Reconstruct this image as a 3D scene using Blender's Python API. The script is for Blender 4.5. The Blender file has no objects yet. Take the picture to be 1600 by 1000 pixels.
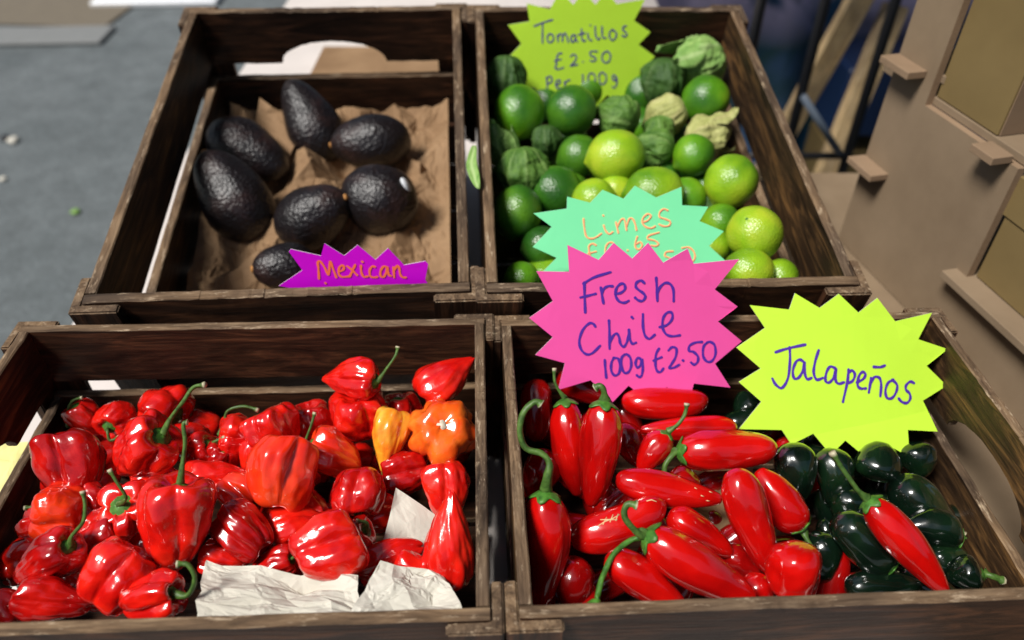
import bpy, bmesh, math, random
import numpy as np
from mathutils import Vector, Matrix, noise, Quaternion
from mathutils.geometry import delaunay_2d_cdt
R = math.radians
scene = bpy.context.scene
C = scene.collection
rnd = random.Random(7)

# ------------------------------------------------------------------ camera, world, sun, exposure
CAM = Vector((0, 0, 1.37)); PITCH = R(49.53); FPX = 1200.75
cam_d = bpy.data.cameras.new('camera'); cam = bpy.data.objects.new('camera', cam_d); C.objects.link(cam)
cam.location = CAM; cam.rotation_euler = (PITCH, 0, 0)
cam_d.sensor_width = 36; cam_d.lens = 36 * FPX / 1600; cam_d.clip_start = .02; cam_d.clip_end = 200
cam_d.dof.use_dof = True; cam_d.dof.focus_distance = .62; cam_d.dof.aperture_fstop = 3.7
scene.camera = cam
SUN_AZ, SUN_EL = R(-124), R(57)          # azimuth measured from +Y towards +X (negative: from the left)
w = bpy.data.worlds.new("World"); scene.world = w; w.use_nodes = True
nt = w.node_tree; bg = nt.nodes['Background']
sky = nt.nodes.new('ShaderNodeTexSky'); sky.sky_type = 'NISHITA'; sky.sun_disc = False
sky.sun_elevation = SUN_EL; sky.sun_rotation = SUN_AZ; sky.air_density = 1.0; sky.dust_density = 2.0
nt.links.new(sky.outputs[0], bg.inputs[0]); bg.inputs[1].default_value = .05
sun_d = bpy.data.lights.new('sun', 'SUN'); sun_d.energy = 4.4; sun_d.angle = R(17); sun_d.color = (1, .97, .92)
sun = bpy.data.objects.new('sun', sun_d); C.objects.link(sun)
sdir = Vector((math.sin(SUN_AZ) * math.cos(SUN_EL), math.cos(SUN_AZ) * math.cos(SUN_EL), math.sin(SUN_EL)))
sun.rotation_euler = sdir.to_track_quat('Z', 'Y').to_euler(); sun.location = sdir * 5
vs = scene.view_settings; scene.display_settings.display_device = 'sRGB'
vs.view_transform = 'Standard'; vs.look = 'None'; vs.exposure = 0.2; vs.gamma = 1

# ------------------------------------------------------------------ geometry of the photograph
RC = Matrix.Rotation(PITCH, 3, 'X')
def ray(px, py): return RC @ Vector(((px - 800) / FPX, -(py - 500) / FPX, -1))     # depth 1 along the view axis
def at_y(px, py, y): d = ray(px, py); return CAM + d * (y / d.y)
def at_z(px, py, z): d = ray(px, py); return CAM + d * ((z - CAM.z) / d.z)
def on_plane(px, py, p0, n): d = ray(px, py); return CAM + d * ((p0 - CAM).dot(n) / d.dot(n))
def depth(p): return -(RC.transposed() @ (p - CAM)).z
SB = 1.21
FW, FD = .40, .2776
CR = {
 'FL': (( -.2229, .2484, -.4589), ((.99912, -.04014, .01213), (.0402, .99918, -.00408), (-.01195, .00456, .99992)), 1.0, FW, FD),
 'FR': (( .2131, .2690, -.4664), ((.99852, -.05094, .01892), (.05088, .9987, .00408), (-.0191, -.00311, .99981)), 1.0, FW, FD),
 'BL': ((-.1808, .4706, -.3683), ((.99801, -.05991, .01965), (.0626, .97862, -.19592), (-.00749, .19676, .98042)), SB, FD, FW),
 'BR': (( .1276, .4818, -.3684), ((.99821, -.05205, .02944), (.05665, .98075, -.18685), (-.01915, .18818, .98195)), SB, FD, FW),
}
CF = {}
for k, (t, r, s, W_, D_) in CR.items():
    Rm = Matrix(r); CF[k] = (CAM + Vector(t) * s, Rm, s, W_ * s, D_ * s)
def crate_pt(k, x, y, h): t, Rm, s, W_, D_ = CF[k]; return t + Rm @ Vector((x, y, h))
def at(px, py, k, h):
    """point seen at a pixel, at height h (m) relative to the rim plane of crate k"""
    t, Rm, s, W_, D_ = CF[k]; n = Rm @ Vector((0, 0, 1)); return on_plane(px, py, t + n * h, n)
def loc(k, p): t, Rm, s, W_, D_ = CF[k]; return Rm.transposed() @ (p - t)

# ------------------------------------------------------------------ material helpers
def mat(name):
    m = bpy.data.materials.new(name); m.use_nodes = True
    return m, m.node_tree, m.node_tree.nodes['Principled BSDF']
def N(nt, t, **kw):
    n = nt.nodes.new(t)
    for k, v in kw.items():
        if k in n.inputs.keys(): n.inputs[k].default_value = v
        else: setattr(n, k, v)
    return n
def ramp(nt, fac, stops):
    r = nt.nodes.new('ShaderNodeValToRGB'); e = r.color_ramp.elements
    while len(e) < len(stops): e.new(.5)
    for i, (p, c) in enumerate(stops): e[i].position = p; e[i].color = (*c, 1)
    nt.links.new(fac, r.inputs[0]); return r.outputs[0]
def coords(nt, scale=(1, 1, 1), rand=True, which='Object'):
    tc = nt.nodes.new('ShaderNodeTexCoord'); mp = nt.nodes.new('ShaderNodeMapping'); mp.inputs['Scale'].default_value = scale
    nt.links.new(tc.outputs[which], mp.inputs[0])
    if rand:
        oi = nt.nodes.new('ShaderNodeObjectInfo'); mu = N(nt, 'ShaderNodeMath', operation='MULTIPLY'); mu.inputs[1].default_value = 53.0
        nt.links.new(oi.outputs['Random'], mu.inputs[0])
        cb = nt.nodes.new('ShaderNodeCombineXYZ')
        for i in range(3): nt.links.new(mu.outputs[0], cb.inputs[i])
        nt.links.new(cb.outputs[0], mp.inputs['Location'])
    return mp.outputs[0]
def noise_t(nt, vec, scale, detail=4, rough=.55, dist=0):
    n = N(nt, 'ShaderNodeTexNoise'); n.inputs['Scale'].default_value = scale; n.inputs['Detail'].default_value = detail
    n.inputs['Roughness'].default_value = rough; n.inputs['Distortion'].default_value = dist
    nt.links.new(vec, n.inputs['Vector']); return n.outputs['Fac']
def bump(nt, bsdf, fac, strength, dist, prev=None, slot='Normal'):
    b = N(nt, 'ShaderNodeBump'); b.inputs['Strength'].default_value = strength; b.inputs['Distance'].default_value = dist
    nt.links.new(fac, b.inputs['Height'])
    if prev is not None: nt.links.new(prev, b.inputs['Normal'])
    nt.links.new(b.outputs[0], bsdf.inputs[slot]); return b.outputs[0]
def mixc(nt, fac, a, b, mode='MIX'):
    m = N(nt, 'ShaderNodeMix', data_type='RGBA', blend_type=mode)
    if isinstance(fac, (int, float)): m.inputs[0].default_value = fac
    else: nt.links.new(fac, m.inputs[0])
    for v, i in ((a, 6), (b, 7)):
        if isinstance(v, tuple): m.inputs[i].default_value = (*v, 1)
        else: nt.links.new(v, m.inputs[i])
    return m.outputs[2]
def hexc(r, g, b):
    f = lambda c: (c / 255 / 12.92) if c / 255 <= .04045 else ((c / 255 + .055) / 1.055) ** 2.4
    return (f(r), f(g), f(b))

def wood_mat(name, dark, mid, light, rough=.6, bumpy=.5, worn=0.0, worn_c=(.35, .27, .19)):
    m, nt, b = mat(name); L = nt.links
    v = coords(nt, (1, 7, 7)); vf = coords(nt, (1, 22, 22))
    n1 = noise_t(nt, v, 9, 6, .65, 1.6); n2 = noise_t(nt, vf, 22, 5, .7, .3); v3 = coords(nt, (1, 1.6, 1.6)); n3 = noise_t(nt, v3, 7, 3, .5)
    c1 = ramp(nt, n1, [(.30, dark), (.5, mid), (.72, light)])
    c2 = ramp(nt, n2, [(.34, (.55, .53, .52)), (.55, (1, 1, 1)), (.8, (1.15, 1.13, 1.1))])
    c = mixc(nt, 1.0, c1, c2, 'MULTIPLY')
    c3 = ramp(nt, n3, [(.35, (.55, .55, .58)), (.6, (1.15, 1.1, 1.0))])
    c = mixc(nt, 1.0, c, c3, 'MULTIPLY')
    if worn > 0:
        n4 = noise_t(nt, coords(nt, (1, 5, 5)), 38, 5, .75); f = ramp(nt, n4, [(.62 - worn * .3, (0, 0, 0)), (.72 - worn * .2, (1, 1, 1))])
        c = mixc(nt, f, c, worn_c)
    L.new(c, b.inputs['Base Color']); b.inputs['Roughness'].default_value = rough
    b.inputs['Specular IOR Level'].default_value = .22
    p = bump(nt, b, n2, bumpy, .0012); bump(nt, b, n1, bumpy * .6, .002, p)
    return m
M = {}
M['wood'] = wood_mat('dark stained wood', (.007, .004, .0025), (.040, .018, .010), (.13, .055, .027), .5)
M['wood_side'] = wood_mat('dark stained wood gold grain', (.010, .006, .004), (.048, .027, .014), (.20, .105, .04), .5)
M['wood_edge'] = wood_mat('worn sawn wood edge', (.05, .032, .02), (.15, .098, .06), (.27, .19, .12), .75, .6, .20, (.40, .30, .2))
M['batten'] = wood_mat('plain pine', (.45, .31, .16), (.62, .46, .26), (.72, .56, .36), .6)

def pepper_mat(name, a, b_, c_, rough=.22, coat=1.0, sss=.06, coatr=.06, blot=6):
    m, nt, b = mat(name); L = nt.links
    v = coords(nt); n = noise_t(nt, v, blot * 8, 3, .5, .4)
    L.new(ramp(nt, n, [(.32, a), (.52, b_), (.72, c_)]), b.inputs['Base Color'])
    b.inputs['Roughness'].default_value = rough; b.inputs['Coat Weight'].default_value = coat; b.inputs['Coat Roughness'].default_value = coatr
    b.inputs['Subsurface Weight'].default_value = sss; b.inputs['Subsurface Radius'].default_value = (.006, .0015, .001); b.inputs['Subsurface Scale'].default_value = 1.0
    n2 = noise_t(nt, v, 260, 2, .5); n3 = noise_t(nt, v, 75, 3, .5, .6)
    p = bump(nt, b, n2, .05, .0006); bump(nt, b, n3, .3 if blot > 4 else .10, .0024, p)
    n4 = noise_t(nt, v, 90, 3, .5, .5); bump(nt, b, n4, .26 if blot > 4 else .10, .0018, None, 'Coat Normal')
    return m
M['red'] = pepper_mat('red habanero skin', (.50, .004, .003), (.68, .009, .004), (.80, .022, .007))
M['deep'] = pepper_mat('deep red habanero skin', (.26, .002, .002), (.44, .004, .003), (.60, .009, .005))
M['orred'] = pepper_mat('orange red habanero skin', (.66, .010, .003), (.78, .030, .006), (.85, .065, .010), blot=3.9)
M['orange'] = pepper_mat('orange habanero skin', (.76, .055, .005), (.83, .12, .010), (.87, .19, .02))
M['yellow'] = pepper_mat('yellow orange habanero skin', (.85, .17, .012), (.90, .33, .02), (.93, .48, .05))
M['jred'] = pepper_mat('red jalapeno skin', (.36, .002, .002), (.52, .003, .002), (.62, .006, .004), .2, 1, .05, .07, 3)
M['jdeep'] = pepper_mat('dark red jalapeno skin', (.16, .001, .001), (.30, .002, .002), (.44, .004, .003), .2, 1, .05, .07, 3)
M['jgreen'] = pepper_mat('dark green jalapeno skin', (.0015, .005, .003), (.003, .011, .005), (.007, .024, .007), .22, 1, .0, .07, 3)
def stem_mat(name, a, b_, tip):
    m, nt, b = mat(name); v = coords(nt, (1, 1, 1)); n = noise_t(nt, v, 190, 4, .6, .3)
    c = ramp(nt, n, [(.3, a), (.65, b_)])
    at_ = N(nt, 'ShaderNodeAttribute'); at_.attribute_name = 'tipf'
    nt.links.new(mixc(nt, at_.outputs['Fac'], c, tip), b.inputs['Base Color']); b.inputs['Roughness'].default_value = .5
    bump(nt, b, n, .5, .001); return m
M['stem'] = stem_mat('green pepper stem', (.022, .06, .008), (.085, .17, .028), (.45, .40, .26))
M['calyx'] = stem_mat('green calyx', (.02, .085, .008), (.07, .21, .022), (.2, .4, .06))
M['scar'] = stem_mat('pale scar', (.5, .42, .3), (.75, .68, .55), (.7, .6, .5))

def lime_mat(name, a, b_, c_):
    m, nt, b = mat(name); L = nt.links; v = coords(nt)
    n = noise_t(nt, v, 16, 3, .5, .3); L.new(ramp(nt, n, [(.3, a), (.5, b_), (.7, c_)]), b.inputs['Base Color'])
    b.inputs['Roughness'].default_value = .34; b.inputs['Coat Weight'].default_value = .35; b.inputs['Coat Roughness'].default_value = .25
    b.inputs['Subsurface Weight'].default_value = .08; b.inputs['Subsurface Radius'].default_value = (.002, .004, .001)
    vo = N(nt, 'ShaderNodeTexVoronoi'); vo.inputs['Scale'].default_value = 480; L.new(v, vo.inputs['Vector'])
    n2 = noise_t(nt, v, 300, 3, .6); n5 = noise_t(nt, v, 75, 3, .6); p = bump(nt, b, vo.outputs['Distance'], .45, .0008); p = bump(nt, b, n2, .25, .0008, p); p = bump(nt, b, n5, .16, .0022, p)
    bump(nt, b, vo.outputs['Distance'], .25, .0008, p, 'Coat Normal'); return m
M['lime_y'] = lime_mat('yellow green lime peel', (.09, .23, .006), (.25, .43, .012), (.46, .54, .03))
M['lime_g'] = lime_mat('green lime peel', (.03, .125, .006), (.09, .26, .008), (.24, .42, .014))
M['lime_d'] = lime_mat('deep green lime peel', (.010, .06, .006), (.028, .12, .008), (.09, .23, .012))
def husk_mat(name, a, b_, vein, transl=.25):
    m, nt, b = mat(name); L = nt.links; v = coords(nt)
    n = noise_t(nt, v, 60, 5, .6, .5); c = ramp(nt, n, [(.3, a), (.7, b_)])
    at_ = N(nt, 'ShaderNodeAttribute'); at_.attribute_name = 'vein'
    c = mixc(nt, at_.outputs['Fac'], c, vein); L.new(c, b.inputs['Base Color']); b.inputs['Roughness'].default_value = .62
    b.inputs['Specular IOR Level'].default_value = .3
    n2 = noise_t(nt, v, 170, 4, .65, .8); bump(nt, b, n2, .6, .0018)
    return m
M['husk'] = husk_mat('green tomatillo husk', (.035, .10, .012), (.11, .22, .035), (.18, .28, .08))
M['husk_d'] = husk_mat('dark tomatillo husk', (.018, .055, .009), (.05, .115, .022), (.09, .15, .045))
M['husk_p'] = husk_mat('pale tomatillo husk', (.12, .26, .05), (.27, .42, .12), (.36, .48, .2))
M['husk_s'] = husk_mat('straw coloured tomatillo husk', (.24, .26, .07), (.46, .46, .18), (.4, .36, .16))
m, nt, b = mat('black avocado skin'); v = coords(nt)
n = noise_t(nt, v, 22, 4, .6, .4); nt.links.new(ramp(nt, n, [(.3, (.005, .004, .005)), (.5, (.008, .005, .006)), (.64, (.026, .012, .011)), (.78, (.014, .022, .008))]), b.inputs['Base Color'])
b.inputs['Roughness'].default_value = .42; b.inputs['Coat Weight'].default_value = .15; b.inputs['Coat Roughness'].default_value = .25
vo = N(nt, 'ShaderNodeTexVoronoi', feature='SMOOTH_F1'); vo.inputs['Scale'].default_value = 290; nt.links.new(v, vo.inputs['Vector'])
n2 = noise_t(nt, v, 90, 5, .6); p = bump(nt, b, vo.outputs['Distance'], .6, .0021); p = bump(nt, b, n2, .5, .003, p)
bump(nt, b, n2, .5, .003, p, 'Coat Normal'); M['avocado'] = m
m, nt, b = mat('brown stem nub'); b.inputs['Base Color'].default_value = (.42, .19, .05, 1); b.inputs['Roughness'].default_value = .7; M['nub'] = m
m, nt, b = mat('white sticker'); b.inputs['Base Color'].default_value = (.8, .82, .85, 1); b.inputs['Roughness'].default_value = .25; M['sticker'] = m
def paper_mat(name, a, b_, fine=.3):
    m, nt, b = mat(name); v = coords(nt); n = noise_t(nt, v, 9, 4, .6); n2 = noise_t(nt, v, 420, 4, .7)
    nt.links.new(ramp(nt, n, [(.3, a), (.7, b_)]), b.inputs['Base Color']); b.inputs['Roughness'].default_value = .8
    b.inputs['Specular IOR Level'].default_value = .25
    vo = N(nt, 'ShaderNodeTexVoronoi', feature='DISTANCE_TO_EDGE'); vo.inputs['Scale'].default_value = 34
    wv = noise_t(nt, v, 30, 3, .6); ad = N(nt, 'ShaderNodeVectorMath', operation='ADD'); sc = N(nt, 'ShaderNodeVectorMath', operation='SCALE'); sc.inputs['Scale'].default_value = .03
    nt.links.new(wv, sc.inputs[0]); nt.links.new(v, ad.inputs[0]); nt.links.new(sc.outputs[0], ad.inputs[1]); nt.links.new(ad.outputs[0], vo.inputs['Vector'])
    bump(nt, b, n2, fine, .0005); return m
M['kraft'] = paper_mat('brown kraft paper', (.19, .11, .055), (.31, .195, .105))
M['white_paper'] = paper_mat('off white wrapping paper', (.50, .47, .40), (.64, .61, .53), .15)
M['mdf'] = paper_mat('bare mdf board', (.185, .13, .08), (.245, .177, .113), .35)
M['mdf_edge'] = paper_mat('sawn mdf edge', (.20, .133, .08), (.28, .19, .12), .6)
M['box'] = paper_mat('kraft cardboard box', (.16, .11, .042), (.20, .14, .056), .2)
def flat_mat(name, c, rough=.45, spec=.4):
    m, nt, b = mat(name); v = coords(nt); n = noise_t(nt, v, 14, 4, .6)
    lo = tuple(x * .93 for x in c); hi = tuple(min(1, x * 1.04) for x in c)
    nt.links.new(ramp(nt, n, [(.3, lo), (.7, hi)]), b.inputs['Base Color']); b.inputs['Roughness'].default_value = rough; b.inputs['Specular IOR Level'].default_value = spec
    n2 = noise_t(nt, v, 500, 3, .6); bump(nt, b, n2, .08, .0004); return m

# ------------------------------------------------------------------ object helpers
def mesh_obj(name, verts, faces, m=None, parent=None, smooth=True, mats=None, fmat=None):
    me = bpy.data.meshes.new(name); me.from_pydata([tuple(v) for v in verts], [], faces); me.update()
    if mats:
        for x in mats: me.materials.append(x)
        if fmat is not None: me.polygons.foreach_set('material_index', fmat)
    elif m: me.materials.append(m)
    me.polygons.foreach_set('use_smooth', [smooth] * len(me.polygons))
    o = bpy.data.objects.new(name, me); C.objects.link(o)
    if parent: o.parent = parent
    return o
def thing(o, label, cat, group=None):
    o['label'] = label; o['category'] = cat
    if group: o['group'] = group
    return o
def empty(name, label, cat, location=(0, 0, 0), rot=None, group=None):
    o = bpy.data.objects.new(name, None); C.objects.link(o); o.empty_display_size = .02; o.location = location
    if rot is not None: o.rotation_mode = 'QUATERNION'; o.rotation_quaternion = rot.to_quaternion()
    return thing(o, label, cat, group)
def attr(o, name, vals):
    a = o.data.attributes.new(name, 'FLOAT', 'POINT'); a.data.foreach_set('value', list(vals))
def bm_obj(name, bm, m, parent=None, smooth=False):
    me = bpy.data.meshes.new(name); bm.to_mesh(me); bm.free()
    for x in (m if isinstance(m, (list, tuple)) else [m]): me.materials.append(x)
    me.polygons.foreach_set('use_smooth', [smooth] * len(me.polygons))
    o = bpy.data.objects.new(name, me); C.objects.link(o)
    if parent: o.parent = parent
    return o
def box(name, sx, sy, sz, center, m, parent=None, bev=.001, rot=None):
    bm = bmesh.new(); bmesh.ops.create_cube(bm, size=1, matrix=Matrix.Diagonal((sx, sy, sz, 1)))
    if bev: bmesh.ops.bevel(bm, geom=bm.edges[:], offset=bev, segments=1, affect='EDGES')
    o = bm_obj(name, bm, m, parent); o.location = center
    if rot is not None: o.rotation_mode = 'QUATERNION'; o.rotation_quaternion = rot.to_quaternion()
    return o
def tube(name, pts, radii, m, parent=None, sides=9, taperless=False, tip=0):
    pts = [Vector(p) for p in pts]; verts = []; faces = []; tf = []
    n = len(pts); up = Vector((.31, .87, .37))
    for i, p in enumerate(pts):
        d = (pts[min(i + 1, n - 1)] - pts[max(i - 1, 0)]).normalized()
        a = d.cross(up); a = a.normalized() if a.length > 1e-4 else Vector((1, 0, 0)); bb = d.cross(a); up = -bb if False else up
        r = radii[i] if isinstance(radii, (list, tuple)) else radii
        for j in range(sides):
            t = 2 * math.pi * j / sides; rr = r * (1 + .12 * math.sin(3 * t + i * .5))
            verts.append(p + a * math.cos(t) * rr + bb * math.sin(t) * rr); tf.append(1.0 if tip and i >= n - tip else 0.0)
    for i in range(n - 1):
        for j in range(sides):
            k = (j + 1) % sides; faces.append((i * sides + j, i * sides + k, (i + 1) * sides + k, (i + 1) * sides + j))
    faces.append(tuple(range(sides))[::-1]); faces.append(tuple((n - 1) * sides + j for j in range(sides)))
    o = mesh_obj(name, verts, faces, m, parent); attr(o, 'tipf', tf); return o
def spline(pts, n=8, closed=False):
    P = [Vector(p) for p in pts]; out = []; m_ = len(P)
    if m_ == 2 and not closed: return [P[0].lerp(P[1], i / n) for i in range(n + 1)]
    for i in range(m_ if closed else m_ - 1):
        g = (lambda k: P[k % m_]) if closed else (lambda k: P[max(0, min(m_ - 1, k))])
        p0, p1, p2, p3 = g(i - 1), g(i), g(i + 1), g(i + 2)
        for s in range(n):
            t = s / n; out.append(.5 * ((2 * p1) + (p2 - p0) * t + (2 * p0 - 5 * p1 + 4 * p2 - p3) * t * t + (3 * p1 - p0 - 3 * p2 + p3) * t ** 3))
    if not closed: out.append(P[-1])
    return out

# ------------------------------------------------------------------ ground, table, things behind
TZ = CAM.z - .636
def asphalt():
    m, nt, b = mat('asphalt'); v = coords(nt, rand=False); L = nt.links
    n = noise_t(nt, v, 1.6, 5, .6); n2 = noise_t(nt, v, 75, 4, .8); n3 = noise_t(nt, v, 11, 4, .7)
    c = ramp(nt, n, [(.3, (.09, .105, .108)), (.7, (.15, .168, .172))]); c2 = ramp(nt, n2, [(.3, (.55, .55, .55)), (.55, (1, 1, 1)), (.75, (1.6, 1.6, 1.55))])
    c3 = ramp(nt, n3, [(.35, (.8, .8, .8)), (.65, (1.12, 1.12, 1.12))])
    c = mixc(nt, 1, mixc(nt, 1, c, c2, 'MULTIPLY'), c3, 'MULTIPLY'); L.new(c, b.inputs['Base Color']); b.inputs['Roughness'].default_value = .75
    bump(nt, b, n2, .6, .006); return m
g = mesh_obj('ground', [(-40, -10, 0), (40, -10, 0), (40, 60, 0), (-40, 60, 0)], [(0, 1, 2, 3)], asphalt(), smooth=False); g['kind'] = 'structure'

tm = flat_mat('cream painted tabletop', (.66, .60, .56), .5); leg_m = flat_mat('grey steel', (.25, .25, .26), .4)
def make_table(x0, x1, y0, y1, label, m_):
    e = empty('market_table', label, 'table', ((x0 + x1) / 2, (y0 + y1) / 2, 0)); sx, sy = (x1 - x0) / 2, (y1 - y0) / 2
    box('tabletop', 2 * sx, 2 * sy, .03, (0, 0, TZ - .015), m_, e, .003)
    for i in (-1, 1):
        for j in (-1, 1): box('leg', .045, .045, TZ - .031, (i * (sx - .05), j * (sy - .05), (TZ - .031) / 2), leg_m, e, .004)
make_table(-.56, .36, .17, 2.15, 'long cream table under the four wooden crates', tm)
make_table(.364, 1.40, .17, 1.10, 'shorter table carrying the brown display stand, right of the crates', M['mdf'])
# brown stand on the right (side panel with a stepped profile, shelves with tabs)
PD = Vector((-math.sin(R(13)), math.cos(R(13)), 0)); PN = Vector((-math.cos(R(13)), -math.sin(R(13)), 0)); P0 = Vector((.56, .5, 0))
def onp(px, py, off=0): return on_plane(px, py, P0 + PN * off, PN)
def pl(p): q = p - P0; return q.dot(PD), q.z
A_ = lambda px, py: pl(onp(px, py))
far_a = A_(1400, 100)[0]
a1, z1 = A_(1449, 155); a2, z2 = A_(1590, 277); a2 = A_(1545, 360)[0]; z1 = (A_(1449, 155)[1] + A_(1590, 277)[1]) / 2
a3, z3 = A_(1503, 441); a4, _ = A_(1577, 560)
# steps: from the far end, high, down towards the viewer
TOPZ = 2.05; SZ = TZ + .012
stand = empty('display_stand', 'brown stepped fibreboard display stand with protruding tabs, right of the crates', 'display stand', (P0.x + .1, P0.y + .1, TZ))
inv = Matrix.Translation(stand.location).inverted()
def prism_panel(name, poly, off, th, m, me_, parent, T=inv):
    """poly in (along-panel, height) coordinates, extruded from off to off-th behind the panel face"""
    fr = [T @ (P0 + PD * a + Vector((0, 0, z)) + PN * off) for a, z in poly]; bk = [p - PN * th for p in fr]; n = len(poly)
    faces = [tuple(range(n)), tuple(range(2 * n - 1, n - 1, -1))] + [(i, i + n, (i + 1) % n + n, (i + 1) % n) for i in range(n)]
    o = mesh_obj(name, fr + bk, faces, None, parent, False, [m, me_], [0, 0] + [1] * n)
    bm = bmesh.new(); bm.from_mesh(o.data); bmesh.ops.recalc_face_normals(bm, faces=bm.faces); bm.to_mesh(o.data); bm.free(); return o
prof = [(far_a, SZ), (far_a, TOPZ), (a1, TOPZ), (a1, z1), (a2, z1), (a2, z3), (a4 - .12, z3), (a4 - .12, SZ)]
prism_panel('side_panel', prof, 0, .009, M['mdf'], M['mdf_edge'], stand)
prism_panel('side_panel', prof, -.36, .009, M['mdf'], M['mdf_edge'], stand)
def shelf(a_near, a_far, z, tabs, over=0):
    cx = (a_near + a_far) / 2; Rp = Matrix((PD, PN, (0, 0, 1))).transposed()
    c = P0 + PD * cx + Vector((0, 0, z)) - PN * (.1845 - over / 2)
    o = box('shelf', abs(a_far - a_near), .351 + over, .009, inv @ c, [M['mdf']], stand, .0006, Rp)
    for (b0, b1) in tabs:
        c = P0 + PD * ((b0 + b1) / 2) + Vector((0, 0, z)) + PN * .0125
        box('tab', abs(b1 - b0), .025, .0085, inv @ c, [M['mdf_edge']], stand, .0006, Rp)
t1 = (A_(1405, 84), A_(1446, 121)); t2 = (A_(1352, 240), A_(1385, 282)); t3 = (A_(1540, 243), A_(1572, 272))
shelf(t1[1][0] - .02, far_a - .002, (t1[0][1] + t1[1][1]) / 2, [(t1[0][0], t1[1][0])])
shelf(t2[1][0] - .02, far_a - .002, (t2[0][1] + t2[1][1]) / 2, [(t2[0][0], t2[1][0])])
shelf(a2 + .002, a1 + .1, z1 + .005, [(t3[0][0], t3[1][0])])
shelf(a4 - .12, a3 + .015, z3 + .005, [], .028)
# boxes standing on the steps
def kbox(name, c_a, z0, la, w_, hgt, label, off=-.0100):
    Rp = Matrix((PD, PN, (0, 0, 1))).transposed()
    base = P0 + PD * c_a + Vector((0, 0, z0)) + PN * (off - w_ / 2)
    e = empty(name, label, 'cardboard box', base, Rp, 'kraft boxes on the stepped stand')
    box('box_body', la, w_, hgt * .62, (0, 0, hgt * .31), [M['box']], e, .001)
    box('lid', la + .006, w_ + .004, hgt * .38 - .0015, (0, 0, hgt * .81 + .001), [M['box']], e, .001)
    box('tape_seam', .0012, w_ * .98, hgt * .6, (-la / 2 - .0008, 0, hgt * .3), [M['mdf_edge']], e, 0)
    return e
nb = A_(1533, 242)[0]
kbox('cardboard_box', (a1 + nb) / 2 + .0, z1 + .0105, abs(a1 - nb) - .002, .30, .34, 'tall olive brown cardboard box on the upper step of the stand')
nb2 = A_(1577, 560)[0]
kbox('cardboard_box', (a2 + nb2) / 2 + .0, z3 + .0105, abs(a2 - nb2) - .004, .30, z1 - z3 - .02, 'olive brown cardboard box on the lower step of the stand')
kb = at_z(1640, 640, TZ + .14)
kb3 = kbox('cardboard_box', a4 - .12 - .075, SZ + .001, .14, .26, .20, 'small cardboard box beside the lowest step, at the right edge')
base = box('base_board', .80, .80, .010, (.82, .70, TZ + .0055), [M['mdf'], M['mdf_edge']], None, .001)
thing(base, 'flat brown fibreboard sheet on the table under the stand, right of the lime crate', 'board')

# things seen behind: rack, planks, tarpaulin, box
blk = flat_mat('black painted steel', (.012, .012, .014), .4)
rack = empty('metal_rack', 'black metal rack with thin vertical poles behind the lime crate', 'rack', (at_y(1345, 0, 1.6).x, 1.6, 0))
rx = rack.location.x
def bar(name, p, q, r, m, par, o=rack): tube(name, [Vector(p) - o.location, Vector(q) - o.location], r, m, par, 8)
pos = [at_y(1190, 0, 1.6).x, at_y(1290, 0, 1.6).x, at_y(1400, 0, 1.6).x]
zl = at_y(1300, 243, 1.6).z
for x in pos: bar('pole', (x, 1.6, 0), (x, 1.6, 2.1), .011, blk, rack)
for z in (zl, zl + .75): bar('crossbar', (pos[0], 1.6, z), (pos[2], 1.6, z), .008, blk, rack)
p, q = at_y(1255, 150, 1.58), at_y(1312, 240, 1.58); gm = flat_mat('grey blue steel', (.08, .1, .13), .4); bar('brace', p, q, .008, gm, rack)
def plank(px0, py0, px1, py1, y0, y1, w_, th, label, m=None):
    p, q = at_y(px0, py0, y0), at_y(px1, py1, y1); d = (q - p); q = p + d * 1.0
    k = (q.z - .01) / max(1e-6, (p.z - q.z)); q2 = q + (q - p) * max(0, k)
    mid = (p + q2) / 2; ax = (q2 - p).normalized(); ay = ax.cross(Vector((0, 1, 0))).normalized(); az = ax.cross(ay)
    o = box('wooden_plank', (q2 - p).length, w_, th, mid, [m or M['batten']], None, .002, Matrix((ax, ay, az)).transposed())
    thing(o, label, 'plank', 'pale planks leaning behind the rack')
plank(1395, -95, 1243, 178, 1.78, 1.9, .055, .03, 'long pale wooden plank slanting between the two right poles of the rack')
plank(1400, 8, 1300, 250, 1.84, 1.72, .055, .03, 'shorter pale plank slanting behind the rightmost pole, beside the brown stand')
bx = at_y(1372, 190, 2.05)
cb = box('storage_box', .26, .2, .30, (bx.x, 2.1, .15), [M['box']], None, .003); thing(cb, 'brown box on the ground behind the rightmost pole of the rack', 'box')
cb2 = box('support_plinth', .30, .22, bx.z - .305 if bx.z > .5 else .2, (bx.x, 2.1, .31 + (bx.z - .31) / 2 if bx.z > .5 else .45), [flat_mat('navy plastic', (.012, .03, .09), .4)], None, .01)
thing(cb2, 'navy blue plastic tub standing on the brown box behind the rack', 'tub')
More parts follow.
